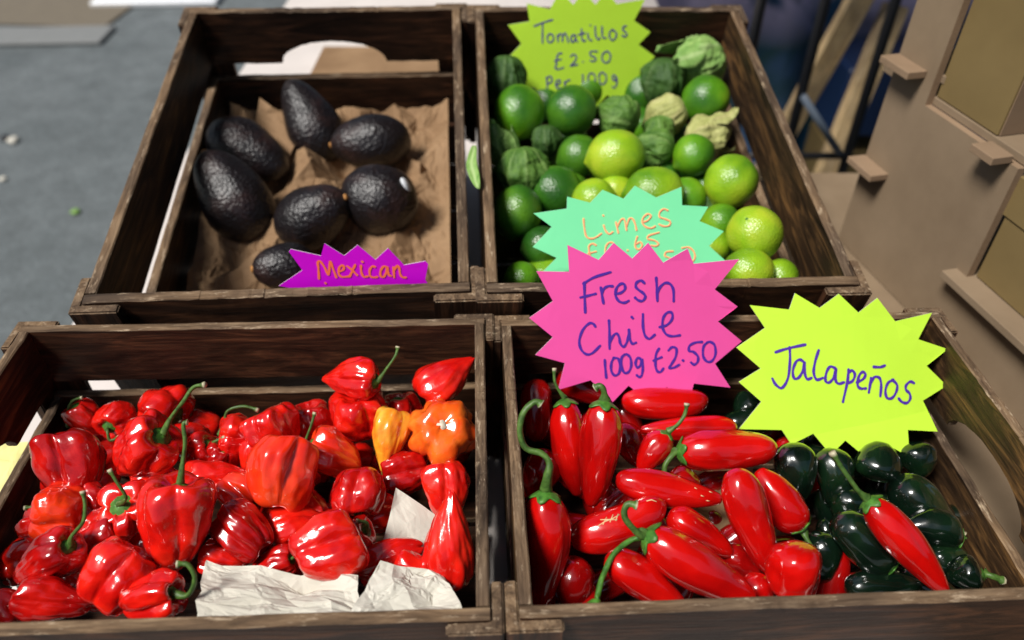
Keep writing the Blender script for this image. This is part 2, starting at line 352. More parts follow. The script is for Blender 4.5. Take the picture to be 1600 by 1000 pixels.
def tarp():
    m, nt, b = mat('printed blue tarpaulin'); v = coords(nt, rand=False); n = noise_t(nt, v, 1.9, 4, .55, .8); n2 = noise_t(nt, v, 4.5, 3, .5, .3)
    c = ramp(nt, n, [(.36, (.008, .018, .04)), (.47, (.016, .08, .18)), (.55, (.03, .09, .10)), (.68, (.08, .16, .34))])
    sp = N(nt, 'ShaderNodeSeparateXYZ'); nt.links.new(v, sp.inputs[0]); mr = N(nt, 'ShaderNodeMapRange'); mr.inputs[1].default_value = -.08; mr.inputs[2].default_value = .06
    nt.links.new(sp.outputs[2], mr.inputs[0]); mu = N(nt, 'ShaderNodeMath', operation='MULTIPLY'); nt.links.new(mr.outputs[0], mu.inputs[0])
    f = ramp(nt, n2, [(.38, (0, 0, 0)), (.48, (1, 1, 1))]); nt.links.new(f, mu.inputs[1])
    nt.links.new(mixc(nt, mu.outputs[0], c, (.62, .52, .72)), b.inputs['Base Color']); b.inputs['Roughness'].default_value = .45
    xs = 60; zs = 24; V = []; F = []
    c0 = at_y(1270, 40, 2.25)
    for j in range(zs + 1):
        for i in range(xs + 1):
            u = i / xs; x = -.75 + 2.3 * u; z = -(c0.z - .02) + (c0.z + .5) * j / zs
            V.append((x, .035 * math.sin(x * 14 + .5 * math.sin(z * 5)) + .02 * math.sin(x * 31 + z * 4), z))
    for j in range(zs):
        for i in range(xs): a = j * (xs + 1) + i; F.append((a, a + 1, a + xs + 2, a + xs + 1))
    o = mesh_obj('tarpaulin', V, F, m); o.location = (c0.x, 2.3, c0.z)
    md = o.modifiers.new('t', 'SOLIDIFY'); md.thickness = .002
    thing(o, 'dark blue printed tarpaulin with pale lilac patches hanging behind the rack', 'tarpaulin')
tarp()
# far left: flattened cardboard, stone slab, white sheet, coloured litter on the ground
def slab(name, x0, y0, x1, y1, hgt, m, label, cat, rz=0.0, bev=.004):
    a, b_ = at_z(x0, y0, hgt), at_z(x1, y1, hgt); c = (a + b_) / 2
    o = box(name, abs(b_.x - a.x), abs(b_.y - a.y), hgt - .004, (c.x, c.y, hgt / 2 + .002), m, None, bev); o.rotation_euler.z = rz; thing(o, label, cat); return o
slab('stone_slab', -160, 42, 150, 68, .02, flat_mat('pale stone', (.19, .195, .19), .7), 'low pale stone slab on the asphalt, far left', 'slab', .05)
slab('flattened_carton', -140, -60, 185, 34, .012, [flat_mat('grey brown card', (.15, .125, .09), .8)], 'flat brown carton lying behind the pale stone slab', 'carton', -.08)
slab('plastic_sheet', 215, -60, 330, 3, .03, flat_mat('white plastic', (.75, .76, .78), .3), 'white plastic sheet on the ground right of the flat carton', 'sheet', .05)
yb = at_z(14, 722, TZ + .012)
M['yel'] = paper_mat('pale yellow paper', (.75, .68, .22), (.82, .78, .42))

cm_ = flat_mat('dark green canvas', (.015, .03, .022), .8)
can = empty('added_shade_canopy', 'unseen dark canopy added overhead to block sky light and darken the background', 'canopy', (1.1, 1.9, 0))  # added out of view: blocks sky and sun to darken crate interiors and background
def shade_sheet(x0, x1, y0, y1):
    V = []; F = []; nx, ny = 24, 24
    for j in range(ny + 1):
        for i in range(nx + 1):
            x = x0 + (x1 - x0) * i / nx; y = y0 + (y1 - y0) * j / ny; V.append((x - 1.1, y - 1.9, 2.25 + .03 * y - .05 * abs(math.sin(i * math.pi / 8)) ** .5))
    for j in range(ny):
        for i in range(nx): a = j * (nx + 1) + i; F.append((a, a + 1, a + nx + 2, a + nx + 1))
    o = mesh_obj('canvas', V, F, cm_, can); md = o.modifiers.new('t', 'SOLIDIFY'); md.thickness = .002
shade_sheet(.06, 3.0, -.30, 1.36); shade_sheet(-.62, 3.0, 1.36, 4.1)  # outline shaped so sun reaches crates and stand while the background stays dark
for x, y in ((2.9, 0), (2.9, 4.0), (-.58, 4.0)): tube('post', [(x - 1.1, y - 1.9, 0), (x - 1.1, y - 1.9, 2.3)], .018, leg_m, can, 10)
# ------------------------------------------------------------------ crates
def wood_board(name, L_, T_, H_, parent, center, rz, cut=None, side=False, seed=0):
    """long axis local x; faces up/down and ends get the worn edge wood"""
    r = random.Random(seed); nseg = 26; nz = 6
    prof = lambda x: 0.0
    if cut:
        cw, ch = cut
        prof = lambda x: ch * math.sqrt(max(0, 1 - (x / cw) ** 2)) if abs(x) < cw else 0.0
    xs = [-L_ / 2 + L_ * i / nseg for i in range(nseg + 1)]
    if cut: xs = sorted(set(xs + [cut[0] * math.sin(math.pi / 2 * k / 9) for k in range(-9, 10)]))
    bm = bmesh.new(); rows = []
    for x in xs:
        zb = -H_ / 2 + prof(x); ring = []
        jt = r.uniform(-.0007, .0007); jb = r.uniform(-.0005, .0005)
        if r.random() < .10: jt -= r.uniform(.0004, .0014)
        b_ = .0011
        pts = [(-T_ / 2, zb + b_ + jb), (-T_ / 2, H_ / 2 - b_ + jt), (-T_ / 2 + b_, H_ / 2 + jt), (T_ / 2 - b_, H_ / 2 + jt * .6), (T_ / 2, H_ / 2 - b_ + jt * .6), (T_ / 2, zb + b_ + jb), (T_ / 2 - b_, zb + jb), (-T_ / 2 + b_, zb + jb)]
        for y, z in pts: ring.append(bm.verts.new((x, y + r.uniform(-.00012, .00012), z)))
        rows.append(ring)
    for i in range(len(rows) - 1):
        for j in range(8):
            k = (j + 1) % 8; f = bm.faces.new((rows[i][j], rows[i][k], rows[i + 1][k], rows[i + 1][j]))
            f.material_index = 1 if j in (1, 2, 3, 6) else 0
    f = bm.faces.new(rows[0][::-1]); f.material_index = 1; f = bm.faces.new(rows[-1]); f.material_index = 1
    bmesh.ops.recalc_face_normals(bm, faces=bm.faces)
    o = bm_obj(name, bm, [M['wood_side'] if side else M['wood'], M['wood_edge']], parent); o.location = center; o.rotation_euler.z = rz; return o
def corner_post(parent, cx, cy, dx, dy, s, H_, T_, wing):
    """L-shaped post of two wings round the outside of a corner; (dx,dy) points outwards"""
    th = .0085 * s; top = -.0022 * s
    z0, z1 = -H_, top
    bm = bmesh.new()
    # polygon in plan: outside corner (cx,cy) is the outer corner of the boards
    P = [(cx, cy), (cx - dx * (wing - th), cy), (cx - dx * (wing - th), cy + dy * th), (cx + dx * th, cy + dy * th), (cx + dx * th, cy - dy * (wing - th)), (cx, cy - dy * (wing - th))]
    b_ = [bm.verts.new((x + dx * .0004, y + dy * .0004, z0)) for x, y in P]; t_ = [bm.verts.new((x + dx * .0004, y + dy * .0004, z1)) for x, y in P]
    n = 6
    for i in range(n): bm.faces.new((b_[i], b_[(i + 1) % n], t_[(i + 1) % n], t_[i]))
    ft = bm.faces.new(t_); bm.faces.new(b_[::-1])
    bmesh.ops.recalc_face_normals(bm, faces=bm.faces)
    bmesh.ops.bevel(bm, geom=[e for e in bm.edges], offset=.0013 * s, segments=2, affect='EDGES')
    for f in bm.faces:
        if f.normal.z > .5: f.material_index = 1
    # local frame with the grain upright: rotate so that local x is vertical
    Rt = Matrix.Rotation(R(90), 4, 'Y'); bm.transform(Rt.inverted())
    o = bm_obj('corner_post', bm, [M['wood'], M['wood_edge']], parent); o.rotation_euler = (0, R(90), 0); return o
def crate(k, label, cut_sides, cut_ends, seed):
    t, Rm, s, W_, D_ = CF[k]; T_ = .0088 * s; h1, h2, Hf = -.0642 * s, -.0837 * s, -.148 * s; bot = -.1665 * s
    base = t + Rm @ Vector((0, D_ / 2, bot))
    e = empty('wooden_crate', label, 'crate', base, Rm, 'dark wooden crates of produce')
    O = Vector((0, D_ / 2, bot)); L = lambda x, y, z: Vector((x, y, z)) - O
    cut = (.060 * s, .027 * s)
    for hi, lo, up in ((0, h1, True), (h2, Hf, False)):
        zc = (hi + lo) / 2; H_ = hi - lo
        for sg in (-1, 1):   # side boards run along y, over the ends of the front and back ones
            wood_board('board', D_ - .0006, T_, H_, e, L(sg * (W_ / 2 + T_ / 2), D_ / 2, zc), R(90), cut if (cut_sides and up) else None, True, seed + sg + 3 * up)
        for yy in (-T_ / 2, D_ + T_ / 2):
            wood_board('board', W_ + 2 * T_, T_, H_, e, L(0, yy, zc), 0, cut if (cut_ends and up) else None, False, seed + 11 + int(yy * 50) + 5 * up)
    for dx in (-1, 1):
        for dy in (-1, 1):
            p = corner_post(e, dx * (W_ / 2 + T_), (D_ + T_) if dy > 0 else -T_, dx, dy, s, -bot, T_, .037 * s)
            p.location = -O
    n = 5; long_x = W_ > D_
    for i in range(n):
        sp = D_ / n; wd = sp - .008 * s
        bx_ = wood_board('floor_slat', W_ - .001, .0075 * s, wd, e, L(0, sp * (i + .5), Hf - .0045 * s), 0, None, False, seed + 40 + i); bx_.rotation_euler = (R(90), 0, 0)
    return e
crate('FL', 'front left dark wooden crate filled with red habanero peppers', True, False, 100)
crate('FR', 'front right dark wooden crate of red and green jalapeños with arched side handle', True, False, 200)
crate('BL', 'back left dark wooden crate holding black avocados on crumpled brown paper', False, True, 300)
crate('BR', 'back right dark wooden crate full of limes and tomatillos', False, True, 400)
for k, lb in (('BL', 'wooden block propping up the rear of the avocado crate'), ('BR', 'wooden block propping up the rear of the lime crate')):
    t, Rm, s, W_, D_ = CF[k]; pb = crate_pt(k, 0, D_ - .03, -.1665 * s); h_ = pb.z - TZ - .004
    o = box('support_block', W_ * .8, .035, h_ - .006, (pb.x, pb.y, TZ + h_ / 2), [M['batten']], None, .001); thing(o, lb, 'wooden block')

# ------------------------------------------------------------------ crumpled paper
def crumple(name, k, pts_px, npts, folds, amp, m, label, seed, hfun=None, rag=.03):
    """thin sheet given by four corners (px, py, height): creased into flat facets"""
    r = random.Random(seed); Q = [at(px, py, k, h) for px, py, h in pts_px]; Rm = CF[k][1]
    n = (Q[1] - Q[0]).cross(Q[3] - Q[0]).normalized(); n = -n if n.z < 0 else n
    Lx = (Q[1] - Q[0]).length; Ly = (Q[3] - Q[0]).length; asp = Ly / Lx
    fl = [(r.uniform(0, math.pi), r.uniform(.1, .9), r.uniform(.1, .9) * asp, r.uniform(.05, .13), r.uniform(.5, 1) * r.choice((-1, 1)), r.uniform(.2, .6)) for _ in range(folds)]
    def hgt(u, v_):
        d = noise.noise(Vector((u * 3.5, v_ * asp * 3.5, seed))) * 1.1
        for a, cx, cy, w_, wt, ln in fl:
            x, y = u - cx, v_ * asp - cy; p = x * math.cos(a) + y * math.sin(a); q = -x * math.sin(a) + y * math.cos(a); d += wt * max(0, 1 - abs(p) / w_) * max(0, 1 - (q / ln) ** 2)
        return d * amp
    P = [Vector((0, 0)), Vector((1, 0)), Vector((1, 1)), Vector((0, 1))]; ring = []
    ne = max(3, int(math.sqrt(npts) * .8))
    for i in range(4):
        A, B = P[i], P[(i + 1) % 4]; nn = Vector((-(B - A).y, (B - A).x))
        for j in range(ne):
            t = (j + (r.uniform(-.3, .3) if j else 0)) / ne; ring.append(A.lerp(B, t) + nn * r.uniform(-rag * .2, rag))
    pts = list(ring)
    while len(pts) < npts + len(ring):
        c_ = Vector((r.uniform(.03, .97), r.uniform(.03, .97)))
        if min((c_ - p).length for p in pts) > .55 / math.sqrt(npts): pts.append(c_)
        elif r.random() < .01: npts -= 1
    vs_, es_, fs_, *_ = delaunay_2d_cdt(pts, [], [list(range(len(ring)))], 1, 1e-6)
    mid = sum(Q, Vector()) / 4; uv = [(p.x, p.y) for p in vs_]; hh = [hgt(u, v_) + r.uniform(-1, 1) * amp * .2 for u, v_ in uv]
    F = [list(f) for f in fs_]
    for _ in range(2):     # two splits with slightly bowed facets
        em_ = {}; F2 = []
        for f in F:
            mm = []
            for i in range(3):
                a_, b_ = f[i], f[(i + 1) % 3]; kk = (min(a_, b_), max(a_, b_))
                if kk not in em_: em_[kk] = len(uv); uv.append(((uv[a_][0] + uv[b_][0]) / 2, (uv[a_][1] + uv[b_][1]) / 2)); hh.append((hh[a_] + hh[b_]) / 2 + r.uniform(-1, 1) * amp * .07)
                mm.append(em_[kk])
            F2 += [[f[0], mm[0], mm[2]], [mm[0], f[1], mm[1]], [mm[2], mm[1], f[2]], mm]
        F = F2
    V = []
    for (u, v_), d in zip(uv, hh):
        p = Q[0].lerp(Q[1], u).lerp(Q[3].lerp(Q[2], u), v_) + n * d
        if hfun: p = p + (Rm @ Vector((0, 0, 1))) * hfun(u, v_)
        V.append(p - mid)
    o = mesh_obj(name, V, [tuple(f) for f in F], m, None, False); o.location = mid
    md = o.modifiers.new('thickness', 'SOLIDIFY'); md.thickness = .0002
    return thing(o, label, 'paper')
def paper_bl(u, v_):
    e = max(0, abs(u - .5) * 2 - .82) / .18; f = max(0, .12 - v_) / .12; b_ = max(0, v_ - .86) / .14
    return .012 * e * e + .02 * f * f + .012 * b_ * b_
t, Rm, s, W_, D_ = CF['BL']
def px_of(p): q = RC.transposed() @ (p - CAM); return 800 + FPX * q.x / -q.z, 500 - FPX * q.y / -q.z
def crate_px(k, x, y, h): return (*px_of(crate_pt(k, x, y, h)), h)
hb = -.152
crumple('brown_paper', 'BL', [crate_px('BL', -W_ / 2 + .012, .010, hb), crate_px('BL', W_ / 2 - .012, .010, hb), crate_px('BL', W_ / 2 - .012, D_ - .016, hb), crate_px('BL', -W_ / 2 + .012, D_ - .016, hb)], 430, 40, .024, M['kraft'], 'crumpled brown paper lining the floor of the avocado crate', 3, paper_bl, .0)
crumple('brown_paper', 'BL', [(395, 215, -.148), (450, 262, -.148), (470, 195, -.11), (405, 152, -.10)], 30, 4, .004, M['kraft'], 'folded corner of brown paper rising at the back between the avocados', 5)
crumple('white_paper', 'FL', [(302, 985, -.034), (575, 985, -.032), (560, 902, -.036), (318, 872, -.042)], 58, 8, .0070, M['white_paper'], 'creased off white paper flap at the front of the pepper crate, left piece', 11)
crumple('white_paper', 'FL', [(540, 975, -.028), (732, 968, -.040), (690, 895, -.046), (592, 876, -.034)], 36, 5, .0065, M['white_paper'], 'creased off white paper flap at the front of the pepper crate, right piece', 13)
crumple('brown_paper', 'FL', [(592, 868, -.074), (662, 872, -.076), (684, 806, -.070), (618, 762, -.052)], 10, 2, .003, M['white_paper'], 'torn paper piece poking up between the peppers near the right side', 17)
crumple('brown_paper', 'FL', [(520, 900, -.098), (655, 900, -.098), (700, 830, -.09), (600, 800, -.088)], 16, 3, .004, M['kraft'], 'brown paper lying under the torn piece among the peppers', 18)
crumple('brown_paper', 'FR', [(1050, 880, -.098), (1165, 880, -.098), (1180, 705, -.10), (1080, 735, -.10)], 16, 3, .004, M['kraft'], 'brown paper glimpsed between the red and green jalapeños', 19)
crumple('yellow_paper', 'FL', [(-60, 790, -.166), (18, 765, -.166), (44, 690, -.166), (-30, 690, -.166)], 10, 2, .003, M['yel'], 'scrap of yellow paper on the table left of the habanero crate', 20)
o = box('kraft_envelope', .30, .16, .012, at_z(610, 100, TZ + .02), [M['kraft']], None, .002); thing(o, 'pale brown paper packet on the table seen through the slot of the avocado crate', 'packet')

for px, py, sz, mk, lb in ((22, 222, .022, 'white_paper', 'pale pebble on the asphalt, mid left'), (8, 218, .018, 'blk', 'dark pebble beside the pale one on the asphalt'), (118, 333, .016, 'husk_p', 'tiny green leaf scrap on the asphalt'), (5, 282, .014, 'white_paper', 'bluish white scrap at the left edge of the asphalt')):
    p = at_z(px, py, 0); bm = bmesh.new(); bmesh.ops.create_icosphere(bm, subdivisions=2, radius=sz)
    for v in bm.verts: v.co *= 1 + .35 * noise.noise(v.co * 60 + Vector((px, 0, 0))); v.co.z *= .5
    o = bm_obj('pebble' if 'leaf' not in lb and 'scrap' not in lb else 'paper_scrap', bm, M.get(mk) or blk, None, True); o.location = (p.x, p.y, sz * .4); thing(o, lb, 'pebble' if 'pebble' in lb else 'litter')
# ------------------------------------------------------------------ produce builders
def cam_dir(ang, tz):
    a = R(ang); f = math.sqrt(max(0, 1 - tz * tz)); return RC @ Vector((math.cos(a) * f, math.sin(a) * f, tz))
def frame(zdir, roll=0):
    """rotation whose local z is zdir"""
    q = zdir.to_track_quat('Z', 'Y'); return (q @ Quaternion((0, 0, 1), roll)).to_matrix()
PROF = {
 'bell': [(0, .37), (.12, .40), (.25, .465), (.38, .47), (.47, .38), (.50, .24), (.475, .05), (.41, -.13), (.32, -.29), (.22, -.41), (.11, -.48), (0, -.5)],
 'point': [(0, .38), (.12, .40), (.26, .46), (.40, .43), (.49, .3), (.49, .12), (.43, -.08), (.33, -.26), (.2, -.4), (.09, -.48), (.03, -.53), (0, -.54)],
 'squat': [(0, .28), (.14, .33), (.28, .42), (.42, .39), (.51, .22), (.52, .02), (.46, -.2), (.36, -.35), (.24, -.41), (.1, -.38), (0, -.35)],
 'drop': [(0, .40), (.14, .44), (.30, .46), (.44, .38), (.49, .2), (.45, -.0), (.36, -.18), (.25, -.32), (.13, -.45), (.05, -.53), (0, -.55)],
 'jal': [(0, .5), (.1, .497), (.22, .475), (.34, .42), (.43, .34), (.485, .22), (.495, .08), (.475, -.08), (.43, -.22), (.39, -.33), (.30, -.42), (.18, -.475), (.08, -.497), (0, -.5)],
 'jalt': [(0, .5), (.12, .495), (.26, .465), (.38, .40), (.465, .31), (.5, .19), (.485, .03), (.43, -.11), (.36, -.24), (.285, -.35), (.19, -.44), (.12, -.485), (0, -.5)],
}
def prof_pts(kind, nr):
    P = spline([Vector((a, b_, 0)) for a, b_ in PROF[kind]], 6); out = []
    ln = [0]
    for i in range(1, len(P)): ln.append(ln[-1] + (P[i] - P[i - 1]).length)
    for i in range(nr):
        t = ln[-1] * i / (nr - 1); j = max(0, min(len(P) - 2, next((q for q in range(len(ln) - 1) if ln[q + 1] >= t), len(P) - 2)))
        f = (t - ln[j]) / max(1e-9, ln[j + 1] - ln[j]); p = P[j].lerp(P[j + 1], f); out.append((max(0, p.x), p.y))
    return out
def surf(kind, L_, W_, seed, lobes=4, ld=.28, wr=.02, bend=0.0, noisea=.06, nr=42, ns=72, open_=0):
    r = random.Random(seed); ph = r.uniform(0, 6.28); P = prof_pts(kind, nr); V = []; amps = [r.uniform(.75, 1.2) for _ in range(lobes)]
    w1, w2 = r.uniform(-.3, .3), r.uniform(0, 6.28); f2 = r.choice([7, 9, 11]); wrk = r.uniform(.15, .9); sd = seed * 1.37
    for (pr, pz) in P:
        u = .5 - pz
        for j in range(ns):
            th = 2 * math.pi * j / ns; tw = th + w1 * math.sin(th + w2) + .25 * math.sin(2.2 * u + sd)
            c = abs(math.cos(lobes * tw / 2 + ph)); env = min(1, pr / .22) * (1 - .35 * max(0, u - .55) / .45)
            lobe = 1 - ld * env * (1 - c ** .62)
            am = amps[int(((lobes * tw / 2 + ph) / math.pi + .5) % lobes) % lobes]; lobe *= 1 + (am - 1) * ld * .45 * c * env
            lobe *= 1 + wr * math.sin(f2 * tw + 2 * math.sin(5 * u)) * env
            if wr > .01:
                pn = noise.noise(Vector((math.cos(tw) * 3.4, math.sin(tw) * 3.4, u * 1.5 + sd))); lobe *= 1 - wrk * .075 * max(0, 1 - abs(pn) * 6) * env + .02 * wrk
                pk = noise.noise(Vector((math.cos(th) * 2.2 + sd, math.sin(th) * 2.2, u * 5))); lobe *= 1 + .05 * (abs(pk) - .2)
            d = Vector((math.cos(th) * pr, math.sin(th) * pr, pz))
            nn = noise.noise(d * 2.3 + Vector((sd, -sd, sd * .7))) * noisea * 1.7 + noise.noise(d * 6 + Vector((sd, sd, 0))) * noisea * .5
            rr = pr * lobe * (1 + nn)
            z = pz + noise.noise(Vector((math.cos(th) * .8, math.sin(th) * .8, sd))) * noisea * .8 * (1 if kind[:3] != 'jal' else .15)
            V.append(Vector((math.cos(th) * rr * W_ + bend * W_ * ((u - .5) ** 2 * 4 - .3), math.sin(th) * rr * W_, z * L_)))
    F = []
    for i in range(nr - 1):
        for j in range(ns): k = (j + 1) % ns; F.append((i * ns + j, (i + 1) * ns + j, (i + 1) * ns + k, i * ns + k))
    # close the pole rings
    V = V[ns:len(V) - ns]; nr2 = nr - 2; top = sum(V[:ns], Vector()) / ns; bot = sum(V[-ns:], Vector()) / ns
    F = [tuple(v - ns for v in f) for f in F if min(f) >= ns and max(f) < ns * (nr - 1)]
    V += [top, bot]
    for j in range(ns): k = (j + 1) % ns; F.append((len(V) - 2, j, k)); F.append((len(V) - 1, (nr2 - 1) * ns + k, (nr2 - 1) * ns + j))
    return V, F, top
def calyx(parent, base, rad, seed, m, n=5, hgt=.35):
    r = random.Random(seed); V = []; F = []; ns = n * 6; rings = [(0, .32), (.3, .28), (.55, .14), (.8, .02), (1.0, -.08)]
    for q, (rr, z) in enumerate(rings):
        for j in range(ns):
            th = 2 * math.pi * j / ns; s_ = .5 + .5 * math.cos(n * th)
            k = rr * (1 + (.45 * s_ - .12) * (q / 4) ** 1.5); V.append(base + Vector((math.cos(th) * k * rad, math.sin(th) * k * rad, (z * hgt / .35 - (.30 * s_ * (q / 4) ** 2)) * rad + r.uniform(-.02, .02) * rad)))
    for q in range(len(rings) - 1):
        for j in range(ns): k = (j + 1) % ns; F.append((q * ns + j, q * ns + k, (q + 1) * ns + k, (q + 1) * ns + j)[::-1])
    o = mesh_obj('calyx', V, F, m, parent); attr(o, 'tipf', [0] * len(V)); md = o.modifiers.new('t', 'SOLIDIFY'); md.thickness = rad * .09; md.offset = -1; return o
BODY = {}
def pepper(name, k, px, py, h, Lp, Wp, ang, tz, kind, mk, label, cat, group, seed, stem=None, lobes=4, ld=.28, wr=.025, bend=0., noisea=.088, cal=True, sr=.0015, roll=None, stip=True, calr=.25, scar=False, nr=42, ns=72):
    """px,py,h: body centre; Lp, Wp: size in photo pixels; ang/tz: direction of the stem end in the view; stem: list of (px,py,lift m) or a length"""
    c = at(px, py, k, h); sc = depth(c) / FPX; L_, W_ = Lp * sc, Wp * sc
    zd = cam_dir(ang, tz); q = frame(zd, roll if roll is not None else random.Random(seed).uniform(0, 6.28))
    V, F, top = surf(kind, L_, W_, seed, lobes, ld, wr, bend, noisea, nr, ns)
    o = mesh_obj(name, V, F, M[mk]); o.location = c; o.rotation_mode = 'QUATERNION'; o.rotation_quaternion = q.to_quaternion(); thing(o, label, cat, group)
    inv_ = Matrix.Translation(c) @ q.to_4x4(); inv_ = inv_.inverted()
    if cal:
        rad = W_ * calr * (1 if kind[:3] != 'jal' else 1.3); bp = top + Vector((0, 0, .0018 if kind[:3] != 'jal' else .0002)); calyx(o, bp + Vector((0, 0, 0 if kind[:3] != 'jal' else -.0006)), rad, seed, M['calyx'] if kind != 'gold' else M['stem'])
        tp = bp + Vector((0, 0, rad * .22))
        if scar: 
            tube('stem_scar', [tp, tp + Vector((0, 0, .0015))], rad * .6, M['scar'], o, 10)
        elif stem is not None:
            if isinstance(stem, (int, float)):
                rr = random.Random(seed + 5); a = rr.uniform(0, 6.28); bl = stem * rr.uniform(.25, .7); pts = [tp, tp + Vector((0, 0, stem * .35)), tp + Vector((math.cos(a) * bl * .4, math.sin(a) * bl * .4, stem * .7)), tp + Vector((math.cos(a) * bl, math.sin(a) * bl, stem * .95))]
            else:
                wp = Matrix.Translation(c) @ q.to_4x4() @ tp; dd = depth(wp); pts = [tp]
                for (sx, sy, lift) in stem:
                    pts.append(inv_ @ (CAM + ray(sx, sy) * (dd - lift)))
            sp = spline(pts, 7); n = len(sp)
            rad_ = [sr * (1.9 - 1.0 * min(1, i / (n * .25))) if i < n * .25 else sr * (.9 if i < n - 3 else 1.35) for i in range(n)]
            tube('stem', sp, rad_, M['stem'], o, 8, tip=2 if stip else 0)
    elif scar:
        tube('blossom_scar', [Vector((0, 0, -L_ * .33)), Vector((0, 0, -L_ * .385))], W_ * .075, M['scar'], o, 10)
    BODY.setdefault(k, []).append((c, max(W_, L_ * .7) / 2)); return o

# ------------------------------------------------------------------ habaneros (front left crate)
HG = 'red habanero peppers in the front left crate'
def hab(*a, **kw):
    (px, py, h, Lp, Wp, ang, tz, kind, mk, label) = a; hab.n += 1
    return pepper('habanero_pepper', 'FL', px, py, h, Lp, Wp, ang, tz, kind, mk, label, 'pepper', HG, 500 + hab.n * 7, **kw)
hab.n = 0
hab(550, 592, -.030, 96, 66, -2, .35, 'drop', 'red', 'bright red habanero at the very top of the heap, tip left, stem rising right', stem=[(603, 578, .004), (618, 556, .006), (622, 541, .006)], lobes=3, bend=.1)
hab(697, 592, -.036, 100, 72, 218, .15, 'drop', 'red', 'red habanero against the back right corner with its tip to the upper right', lobes=3, ld=.2, cal=False)
hab(692, 672, -.040, 84, 104, 268, -.93, 'squat', 'orange', 'orange six lobed habanero showing its pale round scar, by the right board', lobes=6, ld=.22, cal=False, scar=True, roll=.3, noisea=.11)
hab(607, 684, -.046, 96, 66, 80, -.2, 'drop', 'yellow', 'yellow orange habanero pointing straight down, the only yellow one', lobes=3, ld=.22, stem=None, cal=False)
hab(562, 648, -.060, 84, 94, 100, .4, 'squat', 'red', 'squat red habanero directly under the topmost pepper', lobes=4, cal=False)
hab(430, 678, -.060, 82, 92, 115, .1, 'bell', 'red', 'finely ribbed red habanero behind the big orange red one', lobes=5, wr=.05, cal=False)
hab(368, 680, -.068, 58, 70, 175, .35, 'squat', 'red', 'small red habanero whose stem arches over it, behind the centre', stem=[(350, 662, .002), (356, 642, .004), (380, 635, .004), (404, 641, .003)], lobes=4)
hab(308, 706, -.074, 62, 56, 30, .3, 'bell', 'deep', 'small dark habanero between the long stemmed pepper and the arched stem one', stem=[(335, 690, .003), (352, 683, .004)], lobes=3)
hab(256, 642, -.072, 74, 84, 345, .3, 'squat', 'red', 'round red habanero near the back left board behind the long stem', stem=[(282, 660, .002)], lobes=4)
hab(224, 705, -.050, 104, 104, 38, .25, 'bell', 'red', 'shiny ribbed red habanero with a long stem pointing up to the right', stem=[(268, 652, .004), (288, 625, .008), (303, 605, .01), (321, 601, .012)], lobes=5, wr=.04, sr=.0019)
hab(183, 655, -.074, 60, 62, 250, .85, 'squat', 'red', 'red habanero facing us with a green stem hooked downward, back left', stem=[(168, 674, .006), (172, 688, .006), (187, 683, .006)], lobes=4)
hab(134, 655, -.080, 60, 52, 120, .3, 'bell', 'red', 'small red habanero with a thin arched stem in the far left corner', stem=[(106, 668, .002), (105, 645, .004), (113, 627, .005), (129, 621, .005)], lobes=3, sr=.0013)
hab(112, 735, -.062, 142, 104, 100, .05, 'drop', 'deep', 'large dark folded habanero leaning on the left board', lobes=3, ld=.42, cal=False, bend=.15, roll=.4)
hab(98, 802, -.070, 84, 96, 165, .15, 'squat', 'orred', 'orange red habanero with a short bent stem by the left board', stem=[(55, 792, .002), (38, 794, .003)], lobes=4)
hab(72, 877, -.050, 140, 78, 32, .3, 'point', 'deep', 'long pointed dark red habanero aimed at the lower left corner', stem=[(112, 838, .004), (130, 815, .008), (133, 790, .01), (129, 767, .01)], lobes=3, ld=.2)
hab(85, 938, -.058, 110, 72, 165, .2, 'bell', 'deep', 'dark habanero behind the front board in the lower left corner', stem=[(28, 928, .003), (22, 936, .004)], lobes=3)
hab(182, 902, -.044, 116, 110, 60, -.25, 'squat', 'red', 'blocky red habanero in front, between the big one and the left corner', lobes=4, ld=.32, cal=False)
hab(277, 818, -.030, 150, 122, 84, .10, 'bell', 'red', 'biggest red habanero, upright in front with a tall straight stem', stem=[(286, 722, .004), (289, 690, .006), (287, 663, .008), (293, 660, .008)], lobes=5, ld=.2, wr=.03, sr=.0017, calr=.17)
hab(199, 795, -.052, 62, 92, 95, .88, 'squat', 'red', 'deeply lobed red habanero facing us with its stem leaning left', stem=[(197, 778, .010), (184, 756, .014), (171, 733, .016)], lobes=5, ld=.42, sr=.0014)
hab(238, 934, -.036, 112, 74, 15, .25, 'squat', 'red', 'red habanero at the front board with a thick hooked stem beside the paper', stem=[(293, 930, .004), (304, 905, .006), (294, 883, .007), (276, 881, .008)], lobes=4, ld=.35, sr=.0019)
hab(338, 748, -.066, 96, 72, 190, .0, 'drop', 'red', 'red habanero half hidden behind the biggest one', lobes=3, cal=False)
hab(381, 832, -.050, 108, 76, 140, -.2, 'squat', 'deep', 'dark ribbed habanero lying aslant right of the biggest one', lobes=5, wr=.05, cal=False)
hab(374, 772, -.058, 76, 72, 320, .2, 'squat', 'orred', 'orange red habanero tucked under the large glossy one', stem=[(400, 795, .003), (398, 770, .006), (408, 768, .004)], lobes=4, sr=.0014)
hab(441, 742, -.036, 132, 106, 80, -.15, 'squat', 'orred', 'large glossy orange red habanero at the centre of the heap', lobes=3, ld=.3, cal=False, bend=.12, noisea=.11)
hab(523, 712, -.056, 90, 76, 150, .2, 'bell', 'orred', 'orange red habanero right of the glossy central one, thin pale stem', stem=[(476, 694, .003), (486, 665, .006), (492, 644, .006)], lobes=3, sr=.0012)
